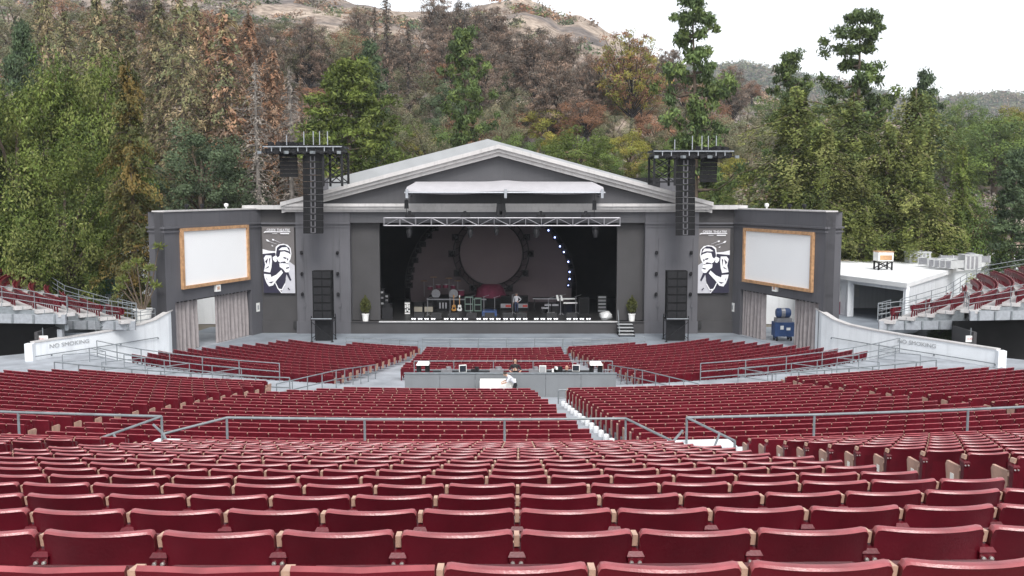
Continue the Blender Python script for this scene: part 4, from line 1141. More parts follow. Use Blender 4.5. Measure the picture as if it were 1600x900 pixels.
# wedge monitors
for i, px in enumerate((655, 682, 709, 737, 765, 793, 815, 862, 893)):
    x = sx(px, 80.0); t = thing('wedge_monitor', 'black wedge monitor behind the footlights, %s from the left' % ('first' if i == 0 else nth(i)), 'monitor', (x, 80, ZS), 0, 'wedge monitors')
    m = MB(); m.slab([(x - .42, 79.7, ZS), (x - .42, 80.4, ZS), (x - .42, 80.35, ZS + .25), (x - .42, 79.85, ZS + .52)], (.84, 0, 0)); m.build('cabinet', 'black_metal', t)
    m = MB(); m.slab([(x - .36, 79.93, ZS + .5), (x - .36, 80.33, ZS + .29), (x - .36, 80.34, ZS + .31), (x - .36, 79.94, ZS + .52)], (.72, 0, 0)); m.build('speaker_grille', 'grille', t)
def cabinet(name, label, px0, px1, py0, py1, Y, mat, front, depth=.7, group=None, base=None):
    x0, x1 = sx(px0, Y), sx(px1, Y); z1 = szz(py0, Y); z0 = ZS if base is None else base
    t = thing(name, label, 'amplifier', ((x0 + x1) / 2, Y, z0), 0, group)
    b = MB().bx(x0, x1, Y, Y + depth, z0, z1).build('cabinet', mat, t)
    MB().bx(x0 + .06, x1 - .06, Y - .02, Y - .001, z0 + .08, z1 - .08).build('speaker_front', front, b)
    return t, x0, x1, z0, z1
G = 'guitar amplifiers on the stage'
for i, (a, b) in enumerate(((646, 660.5), (662, 677))):
    t, x0, x1, z0, z1 = cabinet('guitar_cabinet', 'cream fronted guitar cabinet, %s of the pair left of the drum riser' % ('left', 'right')[i], a, b, 478, 489, 84, 'black_metal', 'cream', group=G)
    MB().bx(x0 + .05, x1 - .05, 84.05, 84.4, z1 + .002, z1 + .32).build('amplifier_head', 'black_metal', t)
for (a, b, y0, lab) in ((726, 739, 464, 'tall cabinet with pale green edging right of the guitars'), (741, 752, 466, 'second cabinet with pale edging right of the guitars')):
    t, x0, x1, z0, z1 = cabinet('speaker_cabinet', lab, a, b, y0, 487, 85, 'green_trim', 'black_cloth', group=G)
    MB().bx(x0, x1, 84.95, 84.979, (z0 + z1) / 2 - .05, (z0 + z1) / 2 + .05).build('divider', 'green_trim', t)
for (a, b, lab) in ((782, 799, 'left'), (809, 825, 'right')):
    t, x0, x1, z0, z1 = cabinet('amplifier_stack', 'black amplifier stack with a red and silver head, %s of the two at centre stage' % lab, a, b, 463, 487, 85.5, 'black_metal', 'grille', group=G)
    MB().bx(x0 + .02, x1 - .02, 85.4, 85.47, z0 + .25, z0 + .62).build('rack_face', 'silver', t); MB().bx(x0 + .45, x1 - .05, 85.37, 85.399, z0 + .33, z0 + .52).build('red_panel', 'red_trim', t)
cabinet('speaker_cabinet', 'tall dark cabinet at the right of the keyboards', 905, 921, 465, 490, 83, 'black_metal', 'grille', group=G)
t, x0, x1, z0, z1 = cabinet('rack', 'low black rack with three pale slots behind the guitars', 683, 699, 471, 487, 85, 'black_metal', 'black_cloth')
for j in range(3):
    xx = x0 + .18 + j * .27; MB().bx(xx, xx + .13, 84.95, 84.979, z0 + .25, z1 - .1).build('slot', 'silver', t)
# stencilled case
t, x0, x1, z0, z1 = cabinet('flight_case', 'black upright case with white stencil shapes at the left of the stage', 631.5, 641, 471, 491, 82.5, 'black_metal', 'black_metal')
for (u, v, w_, h_) in ((.08, .8, .84, .12), (.08, .06, .84, .10), (.1, .5, .2, .25), (.68, .48, .22, .28), (.36, .55, .26, .3), (.4, .3, .2, .2), (.12, .2, .2, .2), (.66, .2, .24, .16)):
    MB().bx(x0 + u * (x1 - x0), x0 + (u + w_) * (x1 - x0), 82.44, 82.479, z0 + v * (z1 - z0), z0 + (v + h_) * (z1 - z0)).build('stencil', 'sign_white', t)
# guitars on stands
for px, mt, lab in ((709, 'amber', 'amber guitar standing in front of the drum riser'), (718, 'sign_white', 'white guitar standing in front of the drum riser')):
    Y = 84.2; x = sx(px, Y); zb = szz(486, Y)
    t = thing('guitar', lab, 'guitar', (x, Y, ZS))
    out = [(0, 0), (.17, .02), (.22, .14), (.17, .27), (.13, .33), (.16, .42), (.14, .52), (.05, .56), (-.05, .56), (-.14, .52), (-.16, .42), (-.13, .33), (-.17, .27), (-.22, .14), (-.17, .02)]
    m = MB(); m.slab([(x + a, Y, zb + b) for a, b in out], (0, .08, 0)); m.build('body', mt, t)
    m = MB(); m.bx(x - .03, x + .03, Y - .02, Y + .03, zb + .5, zb + 1.22); m.build('neck', 'frame_wood', t); MB().bx(x - .05, x + .05, Y - .02, Y + .02, zb + 1.22, zb + 1.42).build('headstock', mt, t)
    MB().bx(x - .08, x + .08, Y - .02, Y - .001, zb + .18, zb + .34).build('pickguard', 'black_metal', t)
    m = MB(); m.bar((x, Y + .1, zb + .4), (x, Y + .3, ZS), .03); m.bar((x - .15, Y, zb), (x - .25, Y - .15, ZS), .03); m.bar((x + .15, Y, zb), (x + .25, Y - .15, ZS), .03); m.build('stand', 'black_metal', t)
# drum riser with rail and two kits
ry = 87.0; rx0, rx1 = sx(667, ry), sx(760, ry)
t = thing('drum_riser', 'black drum riser with a pale front edge at the left of the stage', 'riser', ((rx0 + rx1) / 2, ry, ZS))
MB().bx(rx0, rx1, ry, ry + 3.6, ZS, ZS + .9).build('deck', 'black_metal', t); MB().bx(rx0, rx1, ry - .03, ry - .001, ZS + .78, ZS + .9).build('edge_trim', 'silver', t)
def drum_kit(label, cx_, Y, z0, mat, s=1.0):
    t = thing('drum_kit', label, 'drum kit', (cx_, Y, z0))
    def drum(name, x, z, r, d, ax, mt=mat):
        o = MB().lathe([(r, -d / 2), (r, d / 2)], (x, Y + .1, z), 14, ax).build(name, mt, t)
        MB().lathe([(r * 1.04, -.03), (r * 1.04, .03)], (x, Y + .1 - (d / 2 if ax == 'Y' else 0), z + (d / 2 if ax == 'Z' else 0)), 14, ax).build('hoop', 'silver', o)
    drum('bass_drum', cx_ - .6 * s, z0 + .34, .32 * s, .5, 'Y'); drum('bass_drum', cx_ + .7 * s, z0 + .34, .32 * s, .5, 'Y')
    for k_, (dx, dz) in enumerate(((-1.05, .85), (-.45, 1.0), (.1, 1.02), (.65, .95))): drum('tom', cx_ + dx * s, z0 + dz, .19 * s, .3, 'Z')
    drum('floor_tom', cx_ + 1.25 * s, z0 + .4, .25 * s, .5, 'Z')
    for dx, dz in ((-1.5, 1.5), (-.8, 1.85), (.35, 1.75), (1.0, 1.5)):
        c = MB().lathe([(.04, .03), (.26 * s, 0), (.26 * s, -.01)], (cx_ + dx * s, Y + .2, z0 + dz), 14).build('cymbal', 'amber', t)
        MB().tube([(cx_ + dx * s, Y + .3, z0), (cx_ + dx * s, Y + .2, z0 + dz)], .02, 5).build('cymbal_stand', 'silver', t)
drum_kit('dark red drum kit on the riser at the left of the stage', sx(694, 88.3), 88.3, ZS + .9, 'maroon', 1.25)
# cloth-covered kit at the centre
Y = 89; c = at(767, 463, Y); m = MB(); pr = []
m.lathe([(1.55, 0), (1.5, .25), (1.2, .75), (.75, 1.05), (.25, 1.18)], (c.x, Y, ZS + .9), 22)
m.v = [(x + .12 * math.sin(5 * z + x), y, z + .06 * math.sin(4 * x)) for x, y, z in m.v]
o = tag(m.build('cloth_cover', 'maroon', smooth=True), 'maroon cloth draped over a rounded drum kit at centre stage', 'cover')
MB_ = MB().bx(c.x - 1.7, c.x + 1.7, Y - 1.6, Y + 1.6, ZS, ZS + .88).build('platform', 'black_metal'); tag(MB_, 'black platform under the maroon covered drum kit', 'platform')
# mic stands
for i, px in enumerate((668, 703, 735, 756, 773, 801, 857, 876, 900)):
    Y = 81.5 + (i % 3) * .8; x = sx(px, Y); h_ = 1.5 + .15 * (i % 2)
    t = thing('microphone_stand', 'thin microphone stand on the stage, %s from the left' % ('first' if i == 0 else nth(i)), 'mic stand', (x, Y, ZS), 0, 'microphone stands')
    MB().tube([(x, Y, ZS), (x, Y, ZS + h_)], .022, 5).build('pole', 'silver', t); MB().tube([(x - .1, Y, ZS + h_), (x + .45, Y - .2, ZS + h_ + .2)], .018, 5).build('boom', 'silver', t)
    m = MB()
    for a in (0, 2.1, 4.2): m.bar((x, Y, ZS + .18), (x + .3 * math.cos(a), Y + .3 * math.sin(a), ZS + .01), .025)
    m.build('tripod', 'silver', t)
# keyboards
for i, (a, b, py, lab) in enumerate(((832, 874, 467.5, 'long pale keyboard left of the bright pair on the right of the stage'), (874, 899, 468, 'upper white keyboard of the pair on the right of the stage'), (880, 903, 474.5, 'lower white keyboard of the pair on the right of the stage'))):
    Y = 84.5 - (i == 2) * .5; x0, x1 = sx(a, Y), sx(b, Y); z = szz(py, Y)
    t = thing('keyboard', lab, 'keyboard', ((x0 + x1) / 2, Y, ZS))
    k_ = MB().bx(x0, x1, Y, Y + .4, z, z + .13).build('case', 'black_metal', t); MB().bx(x0 + .03, x1 - .03, Y - .03, Y - .001, z + .0, z + (.07 if i == 0 else .13)).build('key_bed', 'silver' if i == 0 else 'sign_white', k_)
    for xx in (x0 + .2, x1 - .2): MB().bar((xx, Y + .2, ZS), (xx, Y + .2, z), .06).build('leg', 'black_metal', t)
for i, (a, b, py) in enumerate(((851, 861, 478), (863, 873, 478), (846, 858, 482.5))):
    Y = 83.6; x0, x1 = sx(a, Y), sx(b, Y); z = szz(py, Y)
    t = thing('rack_unit', 'small silver rack unit under the keyboards, %s from the left' % ('second', 'third', 'first')[i], 'rack', ((x0 + x1) / 2, Y, ZS), 0, 'rack units under the keyboards')
    MB().bx(x0, x1, Y, Y + .5, ZS, z).build('shelf', 'black_metal', t); MB().bx(x0, x1, Y - .03, Y + .45, z + .002, z + .14).build('unit', 'silver', t)
for i, (px, py0, w_) in enumerate(((873, 465, .2), (879, 466, .2))):
    Y = 83.8; x = sx(px, Y); z = szz(470, Y)
    m = MB(); m.slab([(x - .12, Y, z), (x + .06, Y, z), (x - .06, Y, z + .5), (x - .24, Y, z + .5)], (0, .06, 0)); o = m.build('music_stand', 'sign_white'); tag(o, 'white tilted sheet beside the keyboards, %s one' % ('left', 'right')[i], 'sheet', 'sheets by the keyboards')
# blue cloth covered box, silver case, right tech bay, left racks
t, x0, x1, z0, z1 = cabinet('road_case', 'low case draped with a blue cloth near centre stage', 753, 776, 486, 495, 81.5, 'blue_paint', 'blue_paint', 1.2)
t, x0, x1, z0, z1 = cabinet('road_case', 'small silver edged case right of centre behind the footlights', 855, 867, 489, 496, 80.6, 'silver', 'black_metal', .6)
MB().bx(x0 + .1, x1 - .1, 80.52, 80.58, z1 - .14, z1 - .04).build('lid_strip', 'sign_white', t)
for i, (a, b, y0, Y, lab) in enumerate(((592.5, 600, 452, 81, 'tall grey rack at the far left edge of the stage'), (600, 607, 460, 83, 'grey rack second from the left edge of the stage'), (934, 948, 462, 84, 'dim equipment rack at the right edge of the stage'))):
    t, x0, x1, z0, z1 = cabinet('equipment_rack', lab, a, b, y0, 495, Y, 'black_metal', 'black_metal', .8)
    n_ = 5
    for j in range(n_):
        zz = z0 + (z1 - z0) * (j + .3) / n_; MB().bx(x0 + .06, x1 - .06, Y - .06, Y - .021, zz, zz + .16).build('rack_panel', 'silver' if j % 2 else 'sign_grey', t)
Y = 79.6; x = sx(947, Y)
m = MB(); m.lathe([(.42, 0), (.55, .2), (.5, .45), (.3, .62), (.1, .68)], (x, Y, ZS), 12); m.v = [(a + .06 * math.sin(9 * b + 7 * c_), b, c_ + .05 * math.sin(8 * a)) for a, b, c_ in m.v]
tag(m.build('plastic_bag', 'hvac', smooth=True), 'grey plastic covered bundle at the right end of the stage lip', 'bundle')
Y = 79.9; x = sx(604, Y); m = MB(); m.box((x, Y, ZS + .5), (.9, .8, 1.0), .2); m.box((x + .1, Y - .1, ZS + 1.15), (.6, .5, .3), -.2); tag(m.build('covered_crate', 'black_metal'), 'dark covered crate at the left end of the stage lip', 'crate')
# potted conifers at both ends of the stage and the access steps
t = thing('stage_steps', 'small dark access steps at the right end of the stage', 'steps', (sx(977, 77.4), 77.4, .02))
for i in range(4): MB().bx(sx(965.5, 77.4), sx(990, 77.4), 76.4 + i * .4, 76.8 + i * .4, .16 + i * .22, .22 + i * .22).build('tread', 'sign_grey', t)
for x in (sx(966, 77.4), sx(989.5, 77.4)): MB().slab([(x, 76.4, .02), (x, 78.0, .02), (x, 78.0, .9), (x, 77.8, .9), (x, 76.4, .16)], (.06, 0, 0)).build('stringer', 'black_metal', t)
MB().tube([(sx(967, 77.4), 76.5, .2), (sx(967, 77.4), 77.9, 2.0)], .03, 6).build('hand_rail', 'rail_paint', t)

# ------------------------------------------------------------------ people
def person(label, loc, rz, J, R, zones, hair=None, parts=None):
    """one continuous skinned body. J: joints, zones: list of (test, material index)"""
    E_ = [('pel', 'chest'), ('chest', 'neck'), ('neck', 'head'), ('head', 'crown'), ('chest', 'lsh'), ('lsh', 'lel'), ('lel', 'lwr'), ('lwr', 'lha'), ('chest', 'rsh'), ('rsh', 'rel'), ('rel', 'rwr'), ('rwr', 'rha'),
          ('pel', 'lhip'), ('lhip', 'lkn'), ('lkn', 'lan'), ('lan', 'lto'), ('pel', 'rhip'), ('rhip', 'rkn'), ('rkn', 'ran'), ('ran', 'rto')]
    names = list(J); idx = {n_: i for i, n_ in enumerate(names)}
    me = bpy.data.meshes.new('person'); me.from_pydata([J[n_] for n_ in names], [(idx[a], idx[b]) for a, b in E_], [])
    o = bpy.data.objects.new('person', me); COL.objects.link(o)
    o.modifiers.new('skin', 'SKIN'); sub = o.modifiers.new('sub', 'SUBSURF'); sub.levels = sub.render_levels = 2
    for i, n_ in enumerate(names):
        sv = me.skin_vertices[0].data[i]; r = R.get(n_, .05); sv.radius = r if isinstance(r, tuple) else (r, r); sv.use_root = (n_ == 'pel')
    bpy.context.view_layer.update()
    fin = bpy.data.meshes.new_from_object(o.evaluated_get(bpy.context.evaluated_depsgraph_get()))
    bpy.data.objects.remove(o)
    mats = ['skin', 'shirt_black', 'shirt_white', 'jeans', 'black_metal']
    fin.materials.clear()
    for m_ in mats: fin.materials.append(MATS[m_])
    for p in fin.polygons:
        p.use_smooth = True; best, bi = 9, 0
        for a, b in E_:
            A_, B_ = Vector(J[a]), Vector(J[b]); d = B_ - A_; tt = max(0, min(1, (p.center - A_).dot(d) / max(d.length_squared, 1e-6)))
            q = (p.center - A_ - d * tt).length
            if q < best: best, bi = q, (a, b)
        p.material_index = zones(bi, p.center)
    b = bpy.data.objects.new('person', fin); COL.objects.link(b); b.location = loc; b.rotation_euler = (0, 0, rz)
    tag(b, label, 'person')
    hd, cr = Vector(J['head']), Vector(J['crown']); up = (cr - hd).normalized()
    if hair:
        m = MB(); m.lathe([(.085, -.01), (.1, .04), (.085, .09), (.03, .12)], hd + up * .03 + Vector((0, .015, 0)), 10); m.build('hair', hair, b, local=True, smooth=True)
    f = -Vector((0, 1, 0)) if J['nose'] is None else Vector(J['nose'])
    m = MB(); c = hd + f * .095 + up * -.005; m.add([c + Vector((-.018, 0, -.02)), c + Vector((.018, 0, -.02)), c + f * .03 + Vector((0, 0, -.015)), c + Vector((0, 0, .035))], [(0, 1, 2), (0, 2, 3), (2, 1, 3)]); m.build('nose', 'skin', b, local=True)
    for s_ in (-1, 1): 
        sd = Vector((0, 0, 1)).cross(f) * s_
        MB().lathe([(.006, -.01), (.014, 0), (.006, .01)], hd + f * .088 + sd * .033 + up * .03, 6).build('eye', 'hair', b, local=True)
        MB().lathe([(.012, -.03), (.02, 0), (.012, .03)], hd + sd * .095 + up * .01, 6).build('ear', 'skin', b, local=True)
    return b
RAD = dict(pel=(.155, .115), chest=(.165, .115), neck=.055, head=(.085, .10), crown=.07, lsh=.065, rsh=.065, lel=.045, rel=.045, lwr=.033, rwr=.033, lha=(.04, .022), rha=(.04, .022), lhip=.09, rhip=.09, lkn=.06, rkn=.06, lan=.045, ran=.045, lto=(.045, .03), rto=(.045, .03))
class JD(dict): pass
def pose(**kw):
    J = dict(pel=(0, 0, .95), chest=(0, 0, 1.32), neck=(0, 0, 1.50), head=(0, -.01, 1.62), crown=(0, 0, 1.74), lsh=(-.19, 0, 1.42), lel=(-.26, .02, 1.14), lwr=(-.25, -.08, .9), lha=(-.25, -.12, .8), rsh=(.19, 0, 1.42), rel=(.26, .02, 1.14), rwr=(.25, -.08, .9), rha=(.25, -.12, .8),
             lhip=(-.10, 0, .88), lkn=(-.11, -.02, .5), lan=(-.11, .03, .08), lto=(-.13, -.15, .04), rhip=(.10, 0, .88), rkn=(.11, -.02, .5), ran=(.11, .03, .08), rto=(.13, -.15, .04))
    J.update(kw); return J
def mk(label, loc, rz, shirt, legs, nose=(0, -1, 0), hair='hair', short=True, **kw):
    J = pose(**kw)
    Jn = dict(J)
    class Q(dict):
        pass
    JJ = Q(J); JJ2 = dict(J)
    def zones(b, c):
        if 'head' in b or 'crown' in b or b == ('neck', 'head'): return 0
        if b[1] in ('lha', 'rha'): return 0
        if b[1] in ('lwr', 'rwr'): return 0 if short else shirt
        if b[1] in ('lto', 'rto'): return 4
        if b[0] in ('lhip', 'rhip', 'lkn', 'rkn') or b[1] in ('lhip', 'rhip'): return legs
        return shirt
    class Names(dict):
        def __getitem__(s, k): return nose if k == 'nose' else dict.__getitem__(s, k)
    return person(label, loc, rz, Names(J), RAD, zones, hair)
FZ = 1.3
# the operator behind the desk wall (faces the camera)
p = at(805, 583, 48.6)
op = mk('person in a black printed shirt standing behind the mixing desk wall', (p.x, 48.7, FZ + .03), 0, 1, 3, hair=None, lel=(-.30, -.05, 1.14), lwr=(-.16, -.26, 1.05), lha=(-.08, -.30, 1.02), rel=(.30, -.05, 1.14), rwr=(.18, -.26, 1.05), rha=(.10, -.30, 1.02))
m = MB()
for (a, b_) in ((-.09, .05), (0, .10), (.07, .04)): m.box((a, -.205, 1.20 + b_ * .4), (.06, .02, .06 + b_))
m.build('shirt_print', 'arm_tan', op, local=True)
m = MB(); m.tube([(.115 * math.cos(a), .0, 1.63 + .135 * math.sin(a)) for a in np.linspace(0, math.pi, 9)], .014, 5); m.box((-.115, 0, 1.62), (.04, .07, .08)); m.box((.115, 0, 1.62), (.04, .07, .08)); m.build('headphones', 'black_metal', op, local=True)
# bending person in white before the wall
p = at(793, 604, 46.6)
mk('person in a white shirt bending beside the white equipment cart', (p.x + .25, 46.45, FZ), -1.5, 2, 4, nose=(0, -.8, -.6), pel=(0, .18, .93), chest=(0, -.12, 1.22), neck=(0, -.26, 1.34), head=(0, -.36, 1.40), crown=(0, -.46, 1.46), lsh=(-.19, -.16, 1.28), lel=(-.24, -.3, 1.06), lwr=(-.18, -.5, .98), lha=(-.16, -.58, .96), rsh=(.19, -.16, 1.28), rel=(.24, -.3, 1.06), rwr=(.18, -.5, .98), rha=(.16, -.58, .96), lhip=(-.1, .16, .88), rhip=(.1, .16, .88))
# seated technician, only head and shoulders over the wall
p = at(884, 583, 48.8)
mk('bald person seated behind the mixing desk wall near the dark monitor', (p.x, 49.0, 1.3), math.pi * .5, 1, 3, hair=None, pel=(0, 0, .62), chest=(0, -.03, .98), neck=(0, -.04, 1.15), head=(0, -.07, 1.27), crown=(0, -.06, 1.38), lsh=(-.19, -.03, 1.08), rsh=(.19, -.03, 1.08), lel=(-.25, -.08, .82), rel=(.25, -.08, .82), lwr=(-.2, -.32, .8), rwr=(.2, -.32, .8), lha=(-.18, -.42, .8), rha=(.18, -.42, .8), lhip=(-.1, -.02, .58), rhip=(.1, -.02, .58), lkn=(-.13, -.44, .56), rkn=(.13, -.44, .56), lan=(-.13, -.42, .1), ran=(.13, -.42, .1), lto=(-.13, -.58, .05), rto=(.13, -.58, .05))
p = at(884, 583, 48.8); t = thing('stool', 'black stool under the bald seated person', 'stool', (p.x, 49.0, 1.3)); MB().lathe([(.2, .42), (.2, .47)], (p.x, 49.0, 1.3), 12).build('seat', 'black_metal', t); MB().lathe([(.22, 0), (.04, .04), (.03, .42)], (p.x, 49.0, 1.3), 10).build('pedestal', 'black_metal', t)
# person on the stage with a hand on the hip
x = sx(807, 84.2)
mk('person in a pale shirt and jeans standing at centre stage, hand on hip', (x, 84.0, ZS), -.4, 2, 3, rel=(.42, .06, 1.18), rwr=(.22, -.02, 1.0), rha=(.16, -.03, .97), short=False)

# ------------------------------------------------------------------ mixing desk island
WY = 47.6; wx0, wx1 = at(632, 590, WY).x, at(963, 590, WY).x
t = thing('desk_wall', 'long grey wall of the mixing desk island', 'wall', ((wx0 + wx1) / 2, WY, FZ))
npn = 6
for i in range(npn):
    a = wx0 + (wx1 - wx0) * i / npn; b = wx0 + (wx1 - wx0) * (i + 1) / npn
    MB().bx(a + .01, b - .01, WY, WY + .12, FZ, 2.50).build('panel', 'wall_panel_grey', t)
MB().bx(wx0 - .03, wx1 + .03, WY - .04, WY + .16, 2.502, 2.55).build('top_rail', 'rail_paint', t)
for x in (wx0, wx1 - .12): MB().bx(x, x + .12, WY + .13, WY + 2.2, FZ, 2.1).build('side_panel', 'wall_panel_grey', t)
mb = MB().bx(wx0 + .15, wx1 - .15, WY + .2, WY + 4.4, FZ + .002, FZ + .03); struct(mb.build('mixing_platform', 'concrete'))
t = thing('mixing_desk', 'wide dark mixing desk behind the grey island wall', 'mixing desk', (0, 49.8, FZ + .03))
for xx in (-4.2, 1.2): MB().slab([(xx, 49.4, 1.85), (xx, 50.4, 1.85), (xx, 50.4, 2.15), (xx, 49.4, 2.0)], (3.0, 0, 0)).build('console', 'black_metal', t)
for x in (-4.1, -1.4, 1.3, 4.0): MB().bx(x, x + .1, 49.6, 50.2, FZ + .03, 1.85).build('leg', 'black_metal', t)
def flat_screen(label, px, py0, py1, wpx, Y, rz, face):
    p = at(px, (py0 + py1) / 2, Y); h_ = at(px, py0, Y).z - at(px, py1, Y).z; w_ = wpx / FPX * Y
    t = thing('monitor_screen', label, 'monitor', (p.x, Y, FZ + .03), 0, 'monitors on the mixing desk')
    c, s_ = math.cos(rz), math.sin(rz)
    o = MB().box((p.x, Y, p.z), (w_, .06, h_), rz).build('casing', 'sign_white', t)
    MB().box((p.x + s_ * .035, Y - c * .035, p.z), (w_ * .84, .02, h_ * .8), rz).build('display', face, o)
    MB().bx(p.x - .06, p.x + .06, Y + .04, Y + .12, FZ + .03, p.z).build('stand', 'black_metal', t)
flat_screen('white framed laptop screen at the left of the mixing desk', 723, 570, 582, 12, 48.6, .25, 'screen_dark')
flat_screen('white framed screen right of the mixing operator', 848, 571, 582, 11, 48.6, -.1, 'sign_grey')
flat_screen('dark monitor at the right of the mixing desk', 900, 570, 580, 12, 48.8, -.2, 'screen_dark')
for px, lab in ((661, 'left'), (931, 'right')):
    Y = 48.8; p = at(px, 568, Y)
    t = thing('covered_rack', 'small equipment rack under a white cover at the %s end of the mixing island' % lab, 'rack', (p.x, Y, FZ + .03))
    for dx in (-.22, .22): MB().bx(p.x + dx - .1, p.x + dx + .1, Y - .2, Y + .3, FZ + .03, p.z - .04).build('leg', 'black_metal', t)
    m = MB(); m.hexa([(p.x - .33, Y - .35, p.z - .04), (p.x + .33, Y - .35, p.z - .04), (p.x + .33, Y + .4, p.z - .04), (p.x - .33, Y + .4, p.z - .04)], [(p.x - .28, Y - .3, p.z + .06), (p.x + .28, Y - .3, p.z + .06), (p.x + .28, Y + .35, p.z + .06), (p.x - .28, Y + .35, p.z + .06)]); m.build('cover', 'sign_white', t)
for i, (px, w_, mt) in enumerate(((698, .55, 'silver'), (742, .4, 'black_metal'), (776, .7, 'silver'), (834, .5, 'silver'), (866, .25, 'sign_white'), (872, .45, 'black_metal'))):
    Y = 48.7; p = at(px, 581, Y)
    m = MB(); m.box((p.x, Y, 2.28), (w_, .35, .5)); m.box((p.x + .1, Y, 2.59), (w_ * .4, .25, .14), .3)
    tag(m.build('desk_gear', mt), 'small box of desk gear above the island wall, %s from the left' % ('first' if i == 0 else nth(i)), 'gear box', 'gear on the mixing island')
# white cart before the wall
p0_, p1_ = at(750, 600, 46.9), at(806, 600, 46.9)
t = thing('equipment_cart', 'white equipment cart with open top trays before the mixing island wall', 'cart', ((p0_.x + p1_.x) / 2, 46.9, FZ))
MB().bx(p0_.x, p1_.x, 46.6, 47.3, FZ + .55, FZ + 1.02).build('body', 'sign_white', t)
for i in range(4): 
    a = p0_.x + .06 + i * .41; MB().bx(a, a + .34, 46.56, 46.599, FZ + .76, FZ + .98).build('tray', 'plate_white', t)
MB().bx(p0_.x, p1_.x, 46.6, 47.3, FZ + .18, FZ + .3).build('shelf', 'sign_white', t)
for x in (p0_.x + .06, p1_.x - .06):
    for y in (46.68, 47.22): MB().bx(x - .03, x + .03, y - .03, y + .03, FZ, FZ + .55).build('leg', 'steel', t)
railing('grey rail behind the mixing island', [at(632, 575, 52.6) * Vector((1, 1, 0)) + Vector((0, 0, 1.3)) if False else Vector((wx0, 52.4, 1.3)), Vector((wx1 + .3, 52.4, 1.3))], 1.0, (1, .5), 2.0)
# ------------------------------------------------------------------ terrain
def lut(tab):
    xs_ = np.array([(t[0] - 800) / 1500 for t in tab]); vs_ = np.array([(300 - t[1]) / 1500 for t in tab])
    return lambda u: np.interp(u, xs_, vs_)
T1 = lut([(-900, 60), (-200, -30), (0, -20), (200, -22), (400, -8), (480, 2), (560, 16), (640, 28), (700, 36), (780, 26), (815, 15), (850, 26), (872, 41), (905, 38), (940, 52), (975, 74), (1020, 98), (1080, 122), (1150, 142), (1250, 168), (1400, 202), (1600, 222), (2300, 232)])
T2 = lut([(-900, 150), (600, 140), (900, 122), (1000, 108), (1100, 107), (1150, 102), (1200, 110), (1280, 126), (1340, 140), (1400, 160), (1480, 160), (1540, 154), (1600, 152), (1800, 142), (2300, 150)])
def vnoise(x, y, seed=0):
    xi = np.floor(x).astype(int); yi = np.floor(y).astype(int); xf = x - xi; yf_ = y - yi
    def hsh(a, b):
        n = (a * 374761393 + b * 668265263 + seed * 974711) & 0x7fffffff
        n = ((n ^ (n >> 13)) * 1274126177) & 0x7fffffff
        return ((n ^ (n >> 16)) & 0xffff) / 65535.0
    u = xf * xf * (3 - 2 * xf); v = yf_ * yf_ * (3 - 2 * yf_)
    return (hsh(xi, yi) * (1 - u) + hsh(xi + 1, yi) * u) * (1 - v) + (hsh(xi, yi + 1) * (1 - u) + hsh(xi + 1, yi + 1) * u) * v
def fbm(x, y, o=5, seed=0):
    s = 0; a = .5
    for i in range(o): s = s + a * vnoise(x * 2 ** i, y * 2 ** i, seed + i); a *= .5
    return s
def tz(X, Y):
    X = np.asarray(X, float); Y = np.asarray(Y, float)
    u = X / Y
    z1 = CZ + T1(u) * 430; z2 = CZ + T2(u) * 1600
    t = np.clip((Y - 97) / (430 - 97), 0, 1)
    up = 1.0 + (z1 - 1.0) * (t ** 1.05)
    gully = (fbm(X / 55, Y / 80, 5, 3) - .47) * 26 * np.minimum(t * 3.0, 1) * np.where(Y < 430, 1 - .75 * t ** 3, .6)
    z = up + gully
    td = np.clip((Y - 430) / 170, 0, 1); low = np.minimum(z1 * .55, 30)
    z = np.where(Y > 430, z1 + (low - z1) * (td * td * (3 - 2 * td)) + gully, z)
    tf = np.clip((Y - 700) / 900, 0, 1)
    z = np.where(Y > 700, low + (z2 - low) * tf ** 1.1 + (fbm(X / 150, Y / 150, 5, 9) - .47) * 80 * tf * (1 - .75 * tf), z)
    te = np.clip((Y - 1600) / 500, 0, 1)
    z = np.where(Y > 1600, z2 * (1 - te) + (fbm(X / 150, Y / 150, 5, 9) - .47) * 20 * (1 - te), z)
    edge = np.clip((Y - 90) / 8, 0, 1)
    return z * edge - 1.2 * (1 - edge)
US = np.linspace(-.95, .95, 381); YS = np.concatenate([np.linspace(90, 430, 110), np.linspace(436, 600, 25), np.linspace(612, 1620, 90), np.linspace(1640, 2100, 14)])
UU, YY = np.meshgrid(US, YS); XX = UU * YY; ZZ = tz(XX, YY)
co = np.stack([XX, YY, ZZ], -1).reshape(-1, 3)
nu, ny = len(US), len(YS)
ii = (np.arange(ny - 1)[:, None] * nu + np.arange(nu - 1)[None, :]).reshape(-1)
faces = np.stack([ii, ii + 1, ii + nu + 1, ii + nu], -1)
def np_mesh(name, co, faces, mats, smooth=False, col=None):
    me = bpy.data.meshes.new(name); n = len(co); f = len(faces); k = faces.shape[1]
    me.vertices.add(n); me.vertices.foreach_set('co', np.ascontiguousarray(co, np.float32).ravel())
    me.loops.add(f * k); me.loops.foreach_set('vertex_index', np.ascontiguousarray(faces, np.int32).ravel())
    me.polygons.add(f); me.polygons.foreach_set('loop_start', np.arange(f, dtype=np.int32) * k)
    if smooth: me.polygons.foreach_set('use_smooth', np.ones(f, bool))
    if col is not None:
        a = me.attributes.new('col', 'FLOAT_COLOR', 'FACE'); c4 = np.ones((f, 4), np.float32); c4[:, :3] = col; a.data.foreach_set('color', c4.ravel())
    for m in mats: me.materials.append(MATS[m])
    me.update(); me.validate()
    return me
